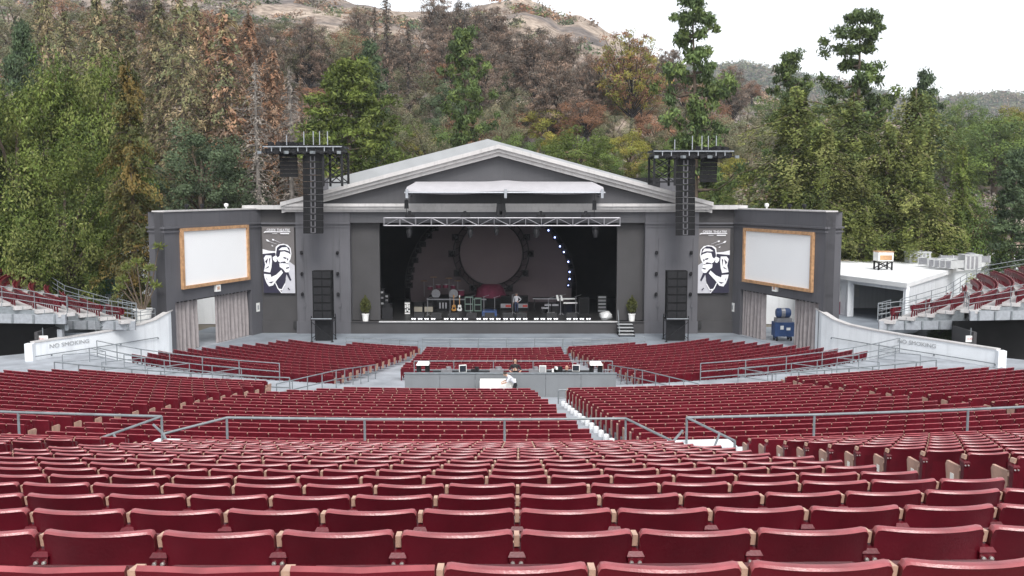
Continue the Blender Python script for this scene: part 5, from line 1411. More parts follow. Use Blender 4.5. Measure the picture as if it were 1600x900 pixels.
# hillside soil: dry tan, ash grey and burnt black patches
m = bpy.data.materials.new('hill_soil'); m.use_nodes = True; N, L = m.node_tree.nodes, m.node_tree.links; MATS['hill_soil'] = m
b = N['Principled BSDF']; b.inputs['Roughness'].default_value = .95
tc = N.new('ShaderNodeTexCoord')
def noise(sc, det=8, dist=0.0):
    n = N.new('ShaderNodeTexNoise'); n.inputs['Scale'].default_value = sc; n.inputs['Detail'].default_value = det; n.inputs['Distortion'].default_value = dist
    L.new(tc.outputs['Object'], n.inputs['Vector']); return n
def ramp(src, stops):
    r = N.new('ShaderNodeValToRGB'); L.new(src, r.inputs['Fac']); els = r.color_ramp.elements
    while len(els) < len(stops): els.new(.5)
    for e, (p, c) in zip(els, stops): e.position = p; e.color = (*c, 1)
    return r
r1 = ramp(noise(.022, 9, .6).outputs['Fac'], [(.30, (.065, .058, .060)), (.44, (.20, .168, .15)), (.54, (.35, .28, .225)), (.70, (.50, .41, .33))])
r2 = ramp(noise(.35, 6).outputs['Fac'], [(.35, (.45, .43, .42)), (.65, (1.1, 1.1, 1.1))])
mx = N.new('ShaderNodeMix'); mx.data_type = 'RGBA'; mx.blend_type = 'MULTIPLY'; mx.inputs['Factor'].default_value = 1
sep = N.new('ShaderNodeSeparateXYZ'); L.new(tc.outputs['Object'], sep.inputs['Vector'])
fr_ = N.new('ShaderNodeMapRange'); fr_.inputs['From Min'].default_value = 560; fr_.inputs['From Max'].default_value = 760; L.new(sep.outputs['Y'], fr_.inputs['Value'])
r3 = ramp(noise(.012, 9, .8).outputs['Fac'], [(.38, (.040, .050, .036)), (.55, (.085, .085, .060)), (.70, (.20, .17, .13))])   # the far range is scrub covered
mfar = N.new('ShaderNodeMix'); mfar.data_type = 'RGBA'; L.new(fr_.outputs['Result'], mfar.inputs['Factor']); L.new(r1.outputs['Color'], mfar.inputs['A']); L.new(r3.outputs['Color'], mfar.inputs['B'])
L.new(mfar.outputs['Result'], mx.inputs['A']); L.new(r2.outputs['Color'], mx.inputs['B']); L.new(mx.outputs['Result'], b.inputs['Base Color'])
me = np_mesh('hills', co, faces, ['hill_soil'], True)
o = bpy.data.objects.new('hills', me); COL.objects.link(o); struct(o)
pmat('dry_ground', (.16, .14, .11), .95, .3, .2, .2, 3)
mb = MB(); mb.add([(-2300, -60, -.06), (2300, -60, -.06), (2300, 2150, -.06), (-2300, 2150, -.06)], [(0, 1, 2, 3)]); struct(mb.build('ground', 'dry_ground'))

# ------------------------------------------------------------------ foliage
m = bpy.data.materials.new('foliage'); m.use_nodes = True; N, L = m.node_tree.nodes, m.node_tree.links; MATS['foliage'] = m
b = N['Principled BSDF']; b.inputs['Roughness'].default_value = .65; b.inputs['Specular IOR Level'].default_value = .25
at_n = N.new('ShaderNodeAttribute'); at_n.attribute_name = 'col'
oi = N.new('ShaderNodeObjectInfo')
hsv = N.new('ShaderNodeHueSaturation'); mr = N.new('ShaderNodeMapRange'); mr.inputs['To Min'].default_value = .82; mr.inputs['To Max'].default_value = 1.18
L.new(oi.outputs['Random'], mr.inputs['Value']); L.new(mr.outputs['Result'], hsv.inputs['Value']); L.new(at_n.outputs['Color'], hsv.inputs['Color'])
tr_ = N.new('ShaderNodeBsdfTranslucent'); ms = N.new('ShaderNodeMixShader'); ms.inputs['Fac'].default_value = .22
L.new(hsv.outputs['Color'], b.inputs['Base Color']); L.new(hsv.outputs['Color'], tr_.inputs['Color'])
L.new(b.outputs['BSDF'], ms.inputs[1]); L.new(tr_.outputs['BSDF'], ms.inputs[2]); L.new(ms.outputs['Shader'], N['Material Output'].inputs['Surface'])
pmat('bark', (.10, .075, .055), .95, .35, 3, .4, 12)
pmat('bark_grey', (.20, .18, .165), .95, .3, 3, .4, 12)
pmat('bark_burnt', (.035, .03, .03), .95, .3, 3, .4, 12)
def unit(v): return v / np.maximum(np.linalg.norm(v, axis=-1, keepdims=True), 1e-6)
def leaves(c, ax, ln, wd, nrm=None, jit=.45):
    """rhombic leaf sprays: centres, long axes, lengths, widths; nrm: the way the leaf faces look (outwards, to the light)"""
    n = len(c)
    if nrm is None: w = unit(np.cross(ax, unit(rng.normal(size=(n, 3)))))
    else:
        nn = unit(nrm + rng.normal(size=(n, 3)) * jit); w = unit(np.cross(nn, ax)); ax = unit(np.cross(w, nn))
    ln = np.asarray(ln).reshape(-1, 1) * np.ones((n, 1)); wd = np.asarray(wd).reshape(-1, 1) * np.ones((n, 1))
    return np.stack([c - ax * ln / 2, c + w * wd / 2 - ax * ln * .08, c + ax * ln / 2, c - w * wd / 2 - ax * ln * .08], 1)
def tint(n, cols, spread=.22, per=1):
    """per-spray colours drawn from a palette; 'per' neighbouring sprays share one"""
    C__ = 1.75 * np.array(cols); base = np.repeat(C__[rng.integers(0, len(cols))][None], n, 0)   # a spray cluster keeps one hue, a few leaves stray
    odd = rng.uniform(size=n) < .22; base[odd] = C__[rng.integers(0, len(cols), odd.sum())]
    spread *= .55
    return np.clip(base * (1 + rng.normal(size=(n, 1)) * spread), .004, 1)
H0 = 12.0
def finish(name, q, col, trunk, bark):
    co = q.reshape(-1, 3); f = np.arange(len(co)).reshape(-1, 4)
    return np_mesh(name + '_crown', co, f, ['foliage'], False, col), trunk, bark
def tr_mesh(mb, bark):
    me = bpy.data.meshes.new('trunk'); me.from_pydata(mb.v, [], mb.f); me.materials.append(MATS[bark]); me.polygons.foreach_set('use_smooth', [True] * len(me.polygons)); me.update(); return me
def broad(cols, r=4.2, nclump=75, per=110, low=.16, droop=.0, leaf=(.34, .17), bark='bark', clump_r=1.0, flat=1.0, seed=0, taper=0.0):
    R_ = np.random.default_rng(seed); global rng; sv = rng; rng = R_
    cz = H0 * (low + (1 - low) * .52); hz = H0 * (1 - low) * .5
    d = unit(R_.normal(size=(nclump, 3))); rad = R_.uniform(.35, 1.0, (nclump, 1)) ** .55
    lump = 1 + .22 * np.sin(d[:, :1] * 5 + seed) * np.cos(d[:, 1:2] * 4 + 2 * seed)
    C_ = d * rad * lump * np.array([r * .86, r * .86, hz * .88 * flat]) + np.array([0, 0, cz])
    C_[:, :2] *= (1 + taper * (.5 - (C_[:, 2:3] - cz) / hz))
    cr = clump_r * R_.uniform(.6, 1.25, nclump)
    C_ = C_ - np.array([0, 0, 0])
    qs, cs = [], []
    for i in range(nclump):
        n = int(per * R_.uniform(.7, 1.3)); p = unit(R_.normal(size=(n, 3))); rr = R_.uniform(.25, 1, (n, 1)) ** .4
        off = p * rr * cr[i] * np.array([1, 1, .75 + droop * .9]); off[:, 2] -= droop * .5 * cr[i] * R_.uniform(0, 1, n)
        ax = unit(R_.normal(size=(n, 3)) * .8 + np.array([0, 0, -.4 - droop * 2.2]))
        qs.append(leaves(C_[i] + off, ax, leaf[0] * R_.uniform(.6, 1.4, n), leaf[1] * R_.uniform(.8, 1.8, n), unit(p + .5 * unit(C_[i] - np.array([0, 0, cz - hz * .4])) + np.array([0, 0, .25]))))
        tone = R_.uniform(.68, 1.32); cs.append(np.clip(tint(n, cols, .2, 3) * tone, .004, 1))
    T_ = MB(); T_.tube([(0, 0, -.6), (.1, 0, H0 * .2), (-.05, .1, H0 * .45), (.1, 0, H0 * .75)], [.34, .27, .18, .05], 8)
    for i in range(0, nclump, max(1, nclump // 16)):
        e = C_[i]; z = min(H0 * .6, max(H0 * .14, e[2] * .55)); T_.tube([(0, 0, z), (e[0] * .45, e[1] * .45, (z + e[2]) / 2 + .1), tuple(e)], [.13, .08, .03], 5)
    rng = sv
    return finish('broad', np.concatenate(qs), np.concatenate(cs), tr_mesh(T_, bark), bark)
def conifer(cols, r=2.6, nb=170, per=42, droop=.35, low=.06, spray=(.42, .13), shape=.85, fill=1.0, bark='bark', twigs=0, seed=0, rag=.25, hang=.8, lat=.17, vert=.35, stub=1.6):
    R_ = np.random.default_rng(seed); global rng; sv = rng; rng = R_
    qs, cs = [], []; T_ = MB()
    T_.tube([(0, 0, -.6), (.05, 0, H0 * .3), (0, .05, H0 * .65), (0, 0, H0 * .99)], [.27, .2, .12, .02], 8)
    for i in range(nb):
        t = low + (1 - low) * ((i + R_.uniform(0, 1)) / nb) ** 1.0
        z = H0 * t; L_ = r * (1 - t) ** shape * R_.uniform(1 - rag * stub, 1 + rag) + .12
        if t < .18: L_ *= .55 + t * 2.5
        a = i * 2.399 + R_.uniform(-.4, .4); d = np.array([math.cos(a), math.sin(a), 0])
        n = max(4, int(per * (.3 + L_ / r) * fill)); s = R_.uniform(.12 if fill > .6 else .25, 1.03, n)[:, None]
        path = d * s * L_ + np.array([0, 0, 1]) * (z + .18 * L_ * s - droop * L_ * s ** 2)
        lat_ = np.cross(d, [0, 0, 1]); off = lat_ * R_.normal(size=(n, 1)) * lat * L_ * (1.15 - s) + np.array([0, 0, -1]) * R_.uniform(0, vert, (n, 1)) * hang
        ax = unit(d * .7 + lat_ * R_.normal(size=(n, 1)) * .7 + np.array([0, 0, -1]) * R_.uniform(.2, 1.2, (n, 1)) * hang + R_.normal(size=(n, 3)) * .2)
        qs.append(leaves(path + off, ax, spray[0] * R_.uniform(.6, 1.45, n), spray[1] * R_.uniform(.8, 1.8, n), unit(d * .65 + np.array([0, 0, .75]) + np.zeros((n, 3)))))
        cs.append(np.clip(tint(n, cols, .2, 4) * R_.uniform(.7, 1.3), .004, 1))
        if i % 3 == 0 or twigs: T_.tube([(0, 0, z), tuple(d * L_ * .5 + np.array([0, 0, z + .09 * L_ - droop * L_ * .25])), tuple(d * L_ * .96 + np.array([0, 0, z + .18 * L_ - droop * L_ * .92]))], [.045, .03, .01], 3, False)
    rng = sv
    return finish('conifer', np.concatenate(qs), np.concatenate(cs), tr_mesh(T_, bark), bark)
def pine(cols, r=3.0, nb=30, tufts=5, per=80, low=.25, needle=(.34, .07), shape=.55, bark='bark', seed=0, dome=False, rise=.25, tuft_r=.62, profile=None, whorl=0):
    """irregular limbs carrying flat pads of needle tufts, with gaps between them"""
    R_ = np.random.default_rng(seed); global rng; sv = rng; rng = R_
    qs, cs = [], []; T_ = MB(); b0 = R_.uniform(-.25, .25, 2)
    ax_ = lambda z: np.array([b0[0] * math.sin(z * .35), b0[1] * math.sin(z * .3), z])
    T_.tube([tuple(ax_(z) if z > 0 else (0, 0, -.6)) for z in (0, H0 * .3, H0 * .6, H0 * .97)], [.24, .18, .12, .03], 8)
    for i in range(nb):
        t = low + (1 - low) * (i + R_.uniform(0, 1)) / nb; z = H0 * t
        if whorl: t = min(.985, low + (1 - low) * (i // whorl + .5 + R_.uniform(-.18, .18)) / (nb / whorl)); z = H0 * t
        if dome: L_ = r * math.sqrt(max(.04, 1 - ((t - low) / (1 - low) * .98) ** 2)) * R_.uniform(.4, 1.05); z0 = H0 * (low - .22 + (t - low) * .45)
        else: L_ = r * ((1 - t) ** shape) * R_.choice([.45, .75, 1.0, 1.2]) * R_.uniform(.85, 1.1) + .15; z0 = z
        if profile: L_ *= profile(t)
        a = i * 2.399 + R_.uniform(-.5, .5); d = np.array([math.cos(a), math.sin(a), 0])
        s0, e = ax_(z0), ax_(z) + d * L_ + np.array([0, 0, rise * L_ * R_.uniform(.2, 1)])
        mid = (s0 + e) / 2 + np.array([0, 0, -.12 * L_])
        T_.tube([tuple(s0), tuple(mid), tuple(e)], [.075, .05, .02], 4, False)
        for k in range(tufts):
            f = 1 - k / tufts * .6; c = s0 * (1 - f) + e * f + R_.normal(size=3) * np.array([.34, .34, .16]) * (.5 + L_ / r) + (mid - (s0 + e) / 2) * 4 * f * (1 - f)
            n = int(per * R_.uniform(.6, 1.3)); p = unit(R_.normal(size=(n, 3)) + np.array([0, 0, .35])); tr = tuft_r * R_.uniform(.6, 1.25)
            qs.append(leaves(c + p * tr * R_.uniform(.2, .95, (n, 1)) * np.array([1.1, 1.1, .75]), unit(p + R_.normal(size=(n, 3)) * .4), needle[0] * R_.uniform(.6, 1.3, n), needle[1] * R_.uniform(.8, 1.8, n), unit(p + np.array([0, 0, .3])), .55))
            cs.append(np.clip(tint(n, cols, .2, 4) * R_.uniform(.66, 1.34), .004, 1))
    rng = sv
    return finish('pine', np.concatenate(qs), np.concatenate(cs), tr_mesh(T_, bark), bark)

GREEN = [(.080, .108, .024), (.066, .094, .022), (.100, .126, .032)]
PEPPER = [(.062, .086, .017), (.082, .106, .024), (.045, .066, .015), (.112, .126, .037)]
REDW = [(.080, .096, .025), (.098, .112, .030), (.060, .078, .024), (.120, .126, .042)]
GOLD = [(.085, .066, .020), (.062, .058, .020), (.105, .074, .022), (.048, .054, .018)]
DEOD = [(.145, .128, .066), (.118, .118, .056), (.185, .145, .084), (.095, .105, .052)]
DEADB = [(.18, .12, .080), (.14, .10, .072), (.22, .135, .085)]
GREYB = [(.17, .15, .13), (.13, .115, .10), (.20, .175, .15)]
RUSS = [(.165, .085, .050), (.135, .074, .047), (.19, .105, .062), (.11, .07, .046)]
BURN = [(.130, .098, .078), (.104, .084, .068), (.160, .112, .084), (.082, .072, .060)]
PINEG = [(.055, .080, .026), (.045, .066, .026), (.075, .10, .03)]
BRIGHT = [(.078, .102, .022), (.062, .086, .020), (.098, .120, .028)]
DARKG = [(.040, .060, .028), (.05, .07, .034), (.034, .05, .028)]
OAKC = [(.050, .072, .036), (.062, .086, .045), (.042, .06, .032)]
YELG = [(.16, .155, .03), (.12, .13, .03), (.20, .17, .04)]
DUSK = [(.110, .112, .066), (.092, .102, .056), (.138, .122, .076)]
KIND = {
 'pepper0': broad(PEPPER, 4.0, 170, 260, .04, .4, (.185, .06), seed=1, clump_r=.85), 'pepper1': broad(PEPPER, 3.7, 170, 260, .14, .4, (.185, .06), seed=2, clump_r=.8),
 'redwood0': conifer(REDW, 3.1, 95, 270, .55, .02, (.165, .055), .50, seed=3, rag=.42, lat=.24, vert=.75, hang=1.0), 'redwood1': conifer(REDW, 3.2, 90, 280, .5, .02, (.165, .055), .58, seed=4, rag=.45, lat=.25, vert=.8, hang=1.0), 'redwood2': conifer(BRIGHT, 2.9, 120, 170, .45, .02, (.18, .06), .75, seed=41, lat=.22, vert=.6, rag=.35),
 'redwood3': conifer(REDW, 2.9, 100, 270, .6, .02, (.165, .055), .40, seed=43, rag=.45, lat=.24, vert=.8, hang=1.1),
 'gold': conifer(GOLD, 2.3, 110, 220, .4, .12, (.16, .065), .42, seed=5, hang=.7, rag=.40, lat=.25, vert=.6),
 'deodar0': conifer(DEOD, 2.7, 150, 70, .42, .05, (.26, .06), .62, .8, seed=6, twigs=1, hang=1.1, rag=.4), 'deodar1': conifer(DEOD, 2.5, 140, 62, .48, .05, (.26, .06), .6, .75, seed=7, twigs=1, hang=1.1, rag=.4), 'deodar2': conifer(DEOD, 2.9, 130, 60, .42, .05, (.26, .06), .7, .75, seed=8, twigs=1, hang=1.0, rag=.4),
 'rusty0': conifer(RUSS[1:3] + DEADB, 2.6, 140, 66, .42, .05, (.25, .06), .62, .8, seed=61, twigs=1, hang=1.0, rag=.4), 'rusty1': conifer(DEADB + DEOD + RUSS[:1], 2.5, 150, 66, .45, .05, (.25, .06), .6, .8, seed=62, twigs=1, hang=1.0, rag=.4),
 'dead0': conifer(DEADB, 2.4, 130, 48, .45, .05, (.24, .055), .62, .6, 'bark', 1, 9, hang=1.0, rag=.4), 'grey0': conifer(GREYB, 2.0, 150, 40, .5, .05, (.22, .045), .6, .55, 'bark_grey', 1, 10, hang=1.0, rag=.4),
 'russet0': broad(RUSS, 3.2, 60, 150, .22, .1, (.19, .09), seed=11, bark='bark_burnt'), 'russet1': broad(RUSS, 3.8, 55, 150, .28, .05, (.18, .085), seed=12, bark='bark_burnt'),
 'canary0': pine(PINEG, 2.6, 42, 5, 95, .16, (.28, .075), .42, seed=13, tuft_r=.46, whorl=3, rise=.35), 'canary1': pine(PINEG, 2.7, 42, 5, 95, .16, (.28, .075), .45, seed=14, tuft_r=.48, whorl=3, rise=.35, profile=lambda t: .7 + .5 * abs(math.sin(t * 7))),
 'brightpine': pine(BRIGHT, 3.6, 70, 6, 95, .05, (.28, .075), .5, seed=15, rise=.55), 'darkpine': pine(DARKG, 3.0, 46, 5, 90, .10, (.28, .075), .6, seed=16),
 'oak0': broad(OAKC, 5.6, 110, 200, .04, .1, (.20, .105), seed=17), 'oak1': broad(GREEN, 5.0, 95, 190, .05, .1, (.20, .105), seed=18), 'yellow': broad(YELG, 4.8, 85, 180, .1, .1, (.19, .10), seed=19), 'dusky0': broad(DUSK, 4.2, 80, 180, .1, .2, (.19, .08), seed=20), 'dusky1': broad(DUSK, 4.8, 75, 170, .12, .2, (.19, .075), seed=21),
 'burnt0': pine(BURN, 4.2, 44, 5, 100, .50, (.28, .065), .5, 'bark_burnt', 22, True, tuft_r=.78), 'burnt1': pine(BURN, 4.8, 44, 5, 100, .44, (.28, .065), .5, 'bark_burnt', 23, True, tuft_r=.85), 'burnt2': pine(BURN, 3.8, 46, 5, 100, .38, (.28, .065), .5, 'bark_burnt', 24, True, tuft_r=.78),
 'halfburnt': pine(YELG + RUSS, 5.0, 50, 5, 76, .48, (.27, .07), .5, 'bark_burnt', 25, True, tuft_r=.8), 'thinburnt': conifer(BURN, 1.5, 130, 48, .3, .06, (.24, .06), .45, .8, 'bark_burnt', 1, 26, rag=.4),
 'greenfar': broad([(.07, .105, .028), (.09, .125, .03), (.06, .09, .03)], 4.2, 85, 180, .06, .2, (.20, .10), seed=27),
}
NOMR = {}
for k_, (c_, t_, b_) in KIND.items():
    v_ = np.empty(len(c_.vertices) * 3, np.float32); c_.vertices.foreach_get('co', v_); v_ = v_.reshape(-1, 3)
    NOMR[k_] = float(np.percentile(np.hypot(v_[:, 0], v_[:, 1]), 93))
CATN = dict(pepper='pepper_tree', redwood='redwood_tree', gold='conifer_tree', deodar='cedar_tree', rusty='cedar_tree', dead='cedar_tree', grey='cedar_tree', russet='burnt_tree', canary='pine_tree', brightpine='pine_tree', darkpine='pine_tree', oak='oak_tree', yellow='leafy_tree', dusky='leafy_tree', burnt='burnt_pine', halfburnt='burnt_pine', thinburnt='burnt_conifer', greenfar='leafy_tree')
USED = set()
def tree(kind, x, ytop, hw, Y, label, group=None, base=None):
    lim = {'o': 2.3, 'y': 2.3, 'g': 2.4, 'r': 2.5, 'd': 2.5, 'b': 3.6, 'h': 3.4}.get(kind[0], 99) if kind not in ('gold', 'brightpine', 'darkpine', 'grey0') and kind[:4] not in ('redw', 'rust') and kind[:3] not in ('deo', 'dea') else 99
    while True:      # rounded trees stand as far up the slope as their size asks for
        p = at(x, ytop, Y); zb = float(tz(p.x, Y)) if Y > 92 else 0.0
        if Y < 95 or Y > 330 or p.z - zb < lim * hw / FPX * Y: break
        Y += 4
    if base is not None: zb = base
    hgt = p.z - zb; r = hw / FPX * Y
    if hgt < 2: hgt = 2.0
    crown, trunk, bark = KIND[kind]
    nm = CATN[kind.rstrip('0123456789')]
    t = thing(nm, label, 'tree', (p.x, Y, zb), random.uniform(0, 6.28), group)
    sc = (r / NOMR[kind], r / NOMR[kind], hgt / H0)
    for n_, me_ in (('trunk', trunk), ('crown', crown)):
        o = bpy.data.objects.new(n_, me_); COL.objects.link(o); o.parent = t; o.scale = sc
    return t
TREES = [
 # left foreground
 ('pepper0', 20, 92, 105, 79, 'broad drooping light green tree at the left edge of the photo'),
 ('pepper1', -62, 105, 84, 82, 'drooping green tree half cut off by the left edge'),
 ('pepper1', 138, 78, 78, 84, 'tall drooping light green tree beside the golden conifer'),
 ('pepper0', 95, 215, 85, 76, 'lower drooping green tree between the two tall light green ones'),
 ('gold', 197, 92, 52, 73, 'golden brown conifer just left of the left wing'),
 ('oak0', 312, 196, 92, 100, 'rounded dark blue-green oak behind the left wing'),
 ('darkpine', 32, 40, 42, 104, 'dark green pine above the left edge trees'),
 ('deodar2', 70, -25, 48, 112, 'sparse brown cedar at the top left corner'),
 ('deodar0', 150, -20, 52, 118, 'sparse brown cedar second from the top left corner'),
 ('deodar1', 205, 40, 46, 128, 'thin brown cedar above the golden conifer'),
 ('deodar0', 245, -5, 50, 122, 'tall olive cedar right of the golden conifer'),
 ('deodar2', 280, -30, 62, 114, 'tallest olive brown cedar above the rounded oak'),
 ('rusty1', 322, 30, 52, 120, 'rusty olive cedar right of the tallest cedar'),
 ('rusty1', 350, 10, 60, 117, 'rusty brown cedar in the middle of the cedar grove'),
 ('rusty0', 388, 18, 52, 124, 'dying reddish brown cedar in the cedar grove'),
 ('grey0', 398, 95, 36, 110, 'leafless grey cedar in front of the cedar grove'),
 ('rusty0', 425, 70, 44, 118, 'rusty cedar near the right side of the cedar grove'),
 ('grey0', 452, 105, 36, 112, 'leafless grey cedar at the right of the cedar grove'),
 ('dead0', 470, 120, 34, 118, 'short dying cedar left of the bright green pine'),
 ('russet0', 318, 12, 30, 150, 'russet burnt crown above the cedar grove'),
 ('russet1', 362, 35, 36, 146, 'wide russet burnt crown behind the cedar grove'),
 ('russet0', 462, 62, 26, 156, 'orange burnt tree left of the dusky rounded tree'),
 ('dead0', 120, 110, 40, 120, 'brown cedar behind the light green trees'),
 ('dusky0', 180, 90, 40, 140, 'grey green tree on the slope above the golden conifer'),
 ('dusky1', 110, 40, 48, 150, 'grey brown tree on the slope at the upper left'),
 # centre left
 ('brightpine', 545, 102, 86, 106, 'bright green bushy pine behind the left roof slope'),
 ('dusky0', 520, 40, 48, 150, 'dusky rounded green tree above the bright green pine'),
 ('darkpine', 578, 68, 38, 122, 'dark green pine behind the bright green pine'),
 ('thinburnt', 603, -12, 18, 160, 'tall thin scorched conifer touching the top of the photo'),
 ('thinburnt', 637, 34, 15, 170, 'shorter thin scorched conifer right of the tall one'),
 ('thinburnt', 585, 10, 13, 168, 'thin scorched conifer left of the tall one'),
 ('burnt2', 560, 15, 30, 175, 'scorched brown pine left of the thin conifers'),
 ('dusky0', 648, 98, 48, 130, 'dusky green tree left of the dark two-tiered pine'),
 ('canary1', 725, 46, 52, 114, 'dark green two-tiered pine above the roof peak'),
 ('dusky1', 665, 175, 52, 112, 'grey green bushy tree above the left roof slope'),
 ('yellow', 655, 205, 34, 106, 'yellow green bush above the left roof slope'),
 ('greenfar', 690, 195, 38, 108, 'green bush right of the yellow green one'),
 # burnt pines on the slope
 ('burnt0', 683, 0, 34, 210, 'scorched umbrella pine at the left end of the ridge row'),
 ('burnt1', 726, 8, 48, 215, 'wide scorched umbrella pine second along the ridge row'),
 ('burnt0', 772, 16, 40, 205, 'scorched umbrella pine third along the ridge row'),
 ('burnt2', 790, 52, 38, 185, 'purple brown scorched pine in front of the ridge row'),
 ('burnt1', 835, 48, 50, 190, 'wide reddish scorched pine with a leaning bare trunk'),
 ('burnt2', 885, 55, 38, 188, 'scorched pine below the round hilltop'),
 ('burnt0', 690, 62, 35, 180, 'scorched pine behind the dark two-tiered pine'),
 ('burnt2', 870, 100, 45, 165, 'low scorched pine above the pale orange tree'),
 ('burnt1', 640, 60, 34, 190, 'scorched pine between thin conifers and two-tiered pine'),
 ('burnt2', 925, 90, 34, 175, 'scorched pine left of the yellow-topped pine'),
 ('russet0', 842, 108, 28, 146, 'pale orange dead-leaved tree at the centre of the slope'),
 ('russet1', 812, 168, 32, 130, 'low orange dead-leaved tree above the roof peak'),
 ('russet0', 885, 178, 30, 128, 'low orange brown tree right of the roof peak'),
 ('dusky1', 760, 160, 38, 128, 'grey brown bush above the roof peak'),
 ('halfburnt', 985, 53, 54, 158, 'umbrella pine with yellow green top and scorched underside'),
 ('burnt0', 1045, 80, 30, 178, 'scorched pine beside the tall right pine'),
 ('russet1', 1002, 142, 34, 134, 'red brown tree below the yellow-topped pine'),
 ('russet0', 950, 138, 28, 140, 'brown tree left below the yellow-topped pine'),
 ('dusky1', 960, 170, 34, 124, 'grey brown bushy tree below the yellow-topped pine'),
 # greens behind the right slope of the roof
 ('oak1', 902, 190, 55, 108, 'rounded bright green tree above the right roof slope'),
 ('yellow', 985, 202, 42, 107, 'yellow green rounded tree above the right roof slope'),
 ('greenfar', 800, 205, 42, 106, 'green bush just above the roof peak'),
 ('oak1', 845, 212, 34, 104, 'small green bush right of the roof peak'),
 ('greenfar', 945, 228, 34, 103, 'green bush between the bright and yellow green trees'),
 ('greenfar', 1035, 238, 36, 102, 'green bush behind the right loudspeaker rig'),
 ('dusky1', 1040, 190, 42, 116, 'grey green tree left of the tall right pine'),
 ('canary0', 1086, -8, 62, 104, 'tall dark pine rising above the right loudspeaker rig'),
 ('yellow', 1152, 208, 26, 108, 'yellow green shrub right of the tall right pine'),
 ('dusky0', 1130, 180, 40, 120, 'grey brown shrub behind the right loudspeaker rig'),
 ('oak1', 1118, 275, 36, 98, 'green shrub below the right loudspeaker rig'),
 ('dusky1', 1175, 215, 42, 114, 'grey green shrub left of the redwoods'),
 ('burnt2', 1145, 105, 30, 185, 'scorched dark tree on the slope right of the tall pine'),
 ('russet0', 1175, 125, 18, 180, 'russet tree on the slope left of the redwoods'),
 ('greenfar', 1205, 150, 34, 140, 'soft green tree left of the redwoods'),
 # right redwoods
 ('canary1', 1237, 82, 48, 124, 'grey green pine behind the left redwood'),
 ('redwood0', 1246, 134, 112, 98, 'wide drooping redwood at the left of the right grove'),
 ('canary0', 1347, 20, 64, 112, 'tallest dark pine above the right grove of redwoods'),
 ('redwood1', 1335, 142, 108, 99, 'wide drooping redwood below the tallest dark pine'),
 ('redwood3', 1432, 136, 104, 97, 'drooping redwood at the right of the grove'),
 ('darkpine', 1447, 116, 40, 104, 'narrow dark conifer top above the right redwood'),
 ('redwood0', 1388, 190, 84, 94, 'front redwood filling the gap in the right grove'),
 ('redwood3', 1290, 190, 84, 94, 'front redwood below the left of the right grove'),
 ('redwood2', 1506, 225, 42, 92, 'bright green young conifer right of the redwoods'),
 ('greenfar', 1560, 172, 58, 100, 'leafy green tree near the right edge of the photo'),
 ('oak1', 1610, 165, 62, 104, 'tall leafy green tree cut by the right edge'),
 ('darkpine', 1590, 240, 56, 90, 'dark green conifer above the right balcony'),
 ('greenfar', 1530, 290, 50, 92, 'dark leafy tree behind the roof machines'),
 ('redwood1', 1350, 262, 80, 92, 'low redwood foliage behind the service building'),
 ('redwood0', 1440, 268, 82, 91, 'low redwood foliage behind the roof units'),
 ('greenfar', 1500, 150, 38, 170, 'soft green tree in the gap right of the grove'),
 ('yellow', 1580, 165, 45, 150, 'yellow green tree behind the right edge trees'),
 ('greenfar', 1480, 195, 40, 140, 'pale green tree in the hollow right of the grove'),
]
TREES += [
 ('dusky1', 30, 0, 60, 150, 'grey brown tree on the slope at the left edge'),
 ('deodar1', 100, 15, 46, 135, 'olive cedar on the slope between the first two cedars'),
 ('russet1', 175, 20, 40, 165, 'russet tree on the slope left of the cedar grove'),
 ('dead0', 230, 30, 46, 150, 'brown dying cedar behind the tall olive cedar'),
 ('dusky0', 262, 60, 42, 160, 'grey tree seen between two tall cedars'),
 ('deodar2', 305, 0, 52, 140, 'olive cedar behind the tallest cedar'),
 ('burnt1', 410, 45, 42, 175, 'scorched brown pine behind the right of the cedar grove'),
 ('russet0', 395, 70, 30, 150, 'russet tree behind the leafless grey cedars'),
 ('dusky0', 440, 60, 40, 165, 'dark grey tree on the slope above the grey cedars'),
 ('burnt2', 480, 30, 36, 185, 'scorched pine high on the slope left of centre'),
 ('dead0', 440, 110, 40, 128, 'brown cedar behind the leafless grey pair'),
 ('russet1', 492, 130, 34, 130, 'low russet tree left of the bright green pine'),
 ('burnt0', 610, 55, 36, 182, 'scorched pine behind the thin conifers'),
 ('dusky1', 620, 140, 44, 122, 'grey green tree right of the bright green pine'),
 ('burnt1', 750, 70, 46, 178, 'scorched pine right of the two-tiered pine'),
 ('dusky0', 780, 175, 40, 118, 'grey green shrub just left of the roof peak'),
 ('russet1', 915, 150, 38, 138, 'orange brown tree right of the pale orange tree'),
 ('dusky0', 1065, 150, 40, 132, 'grey brown tree behind the tall right pine'),
 ('russet1', 1110, 150, 36, 140, 'red brown shrub right of the tall right pine'),
 ('dusky1', 1165, 165, 44, 132, 'grey brown tree on the slope left of the redwoods'),
 ('dusky0', 1215, 195, 40, 118, 'dull green tree filling the left of the redwood grove'),
 ('greenfar', 1300, 150, 40, 130, 'green tree between pine and redwood tops'),
 ('greenfar', 1545, 185, 44, 140, 'soft green tree behind the leafy right edge tree'),
 ('oak1', 1520, 200, 44, 118, 'bright leafy tree right of the young conifer'),
]
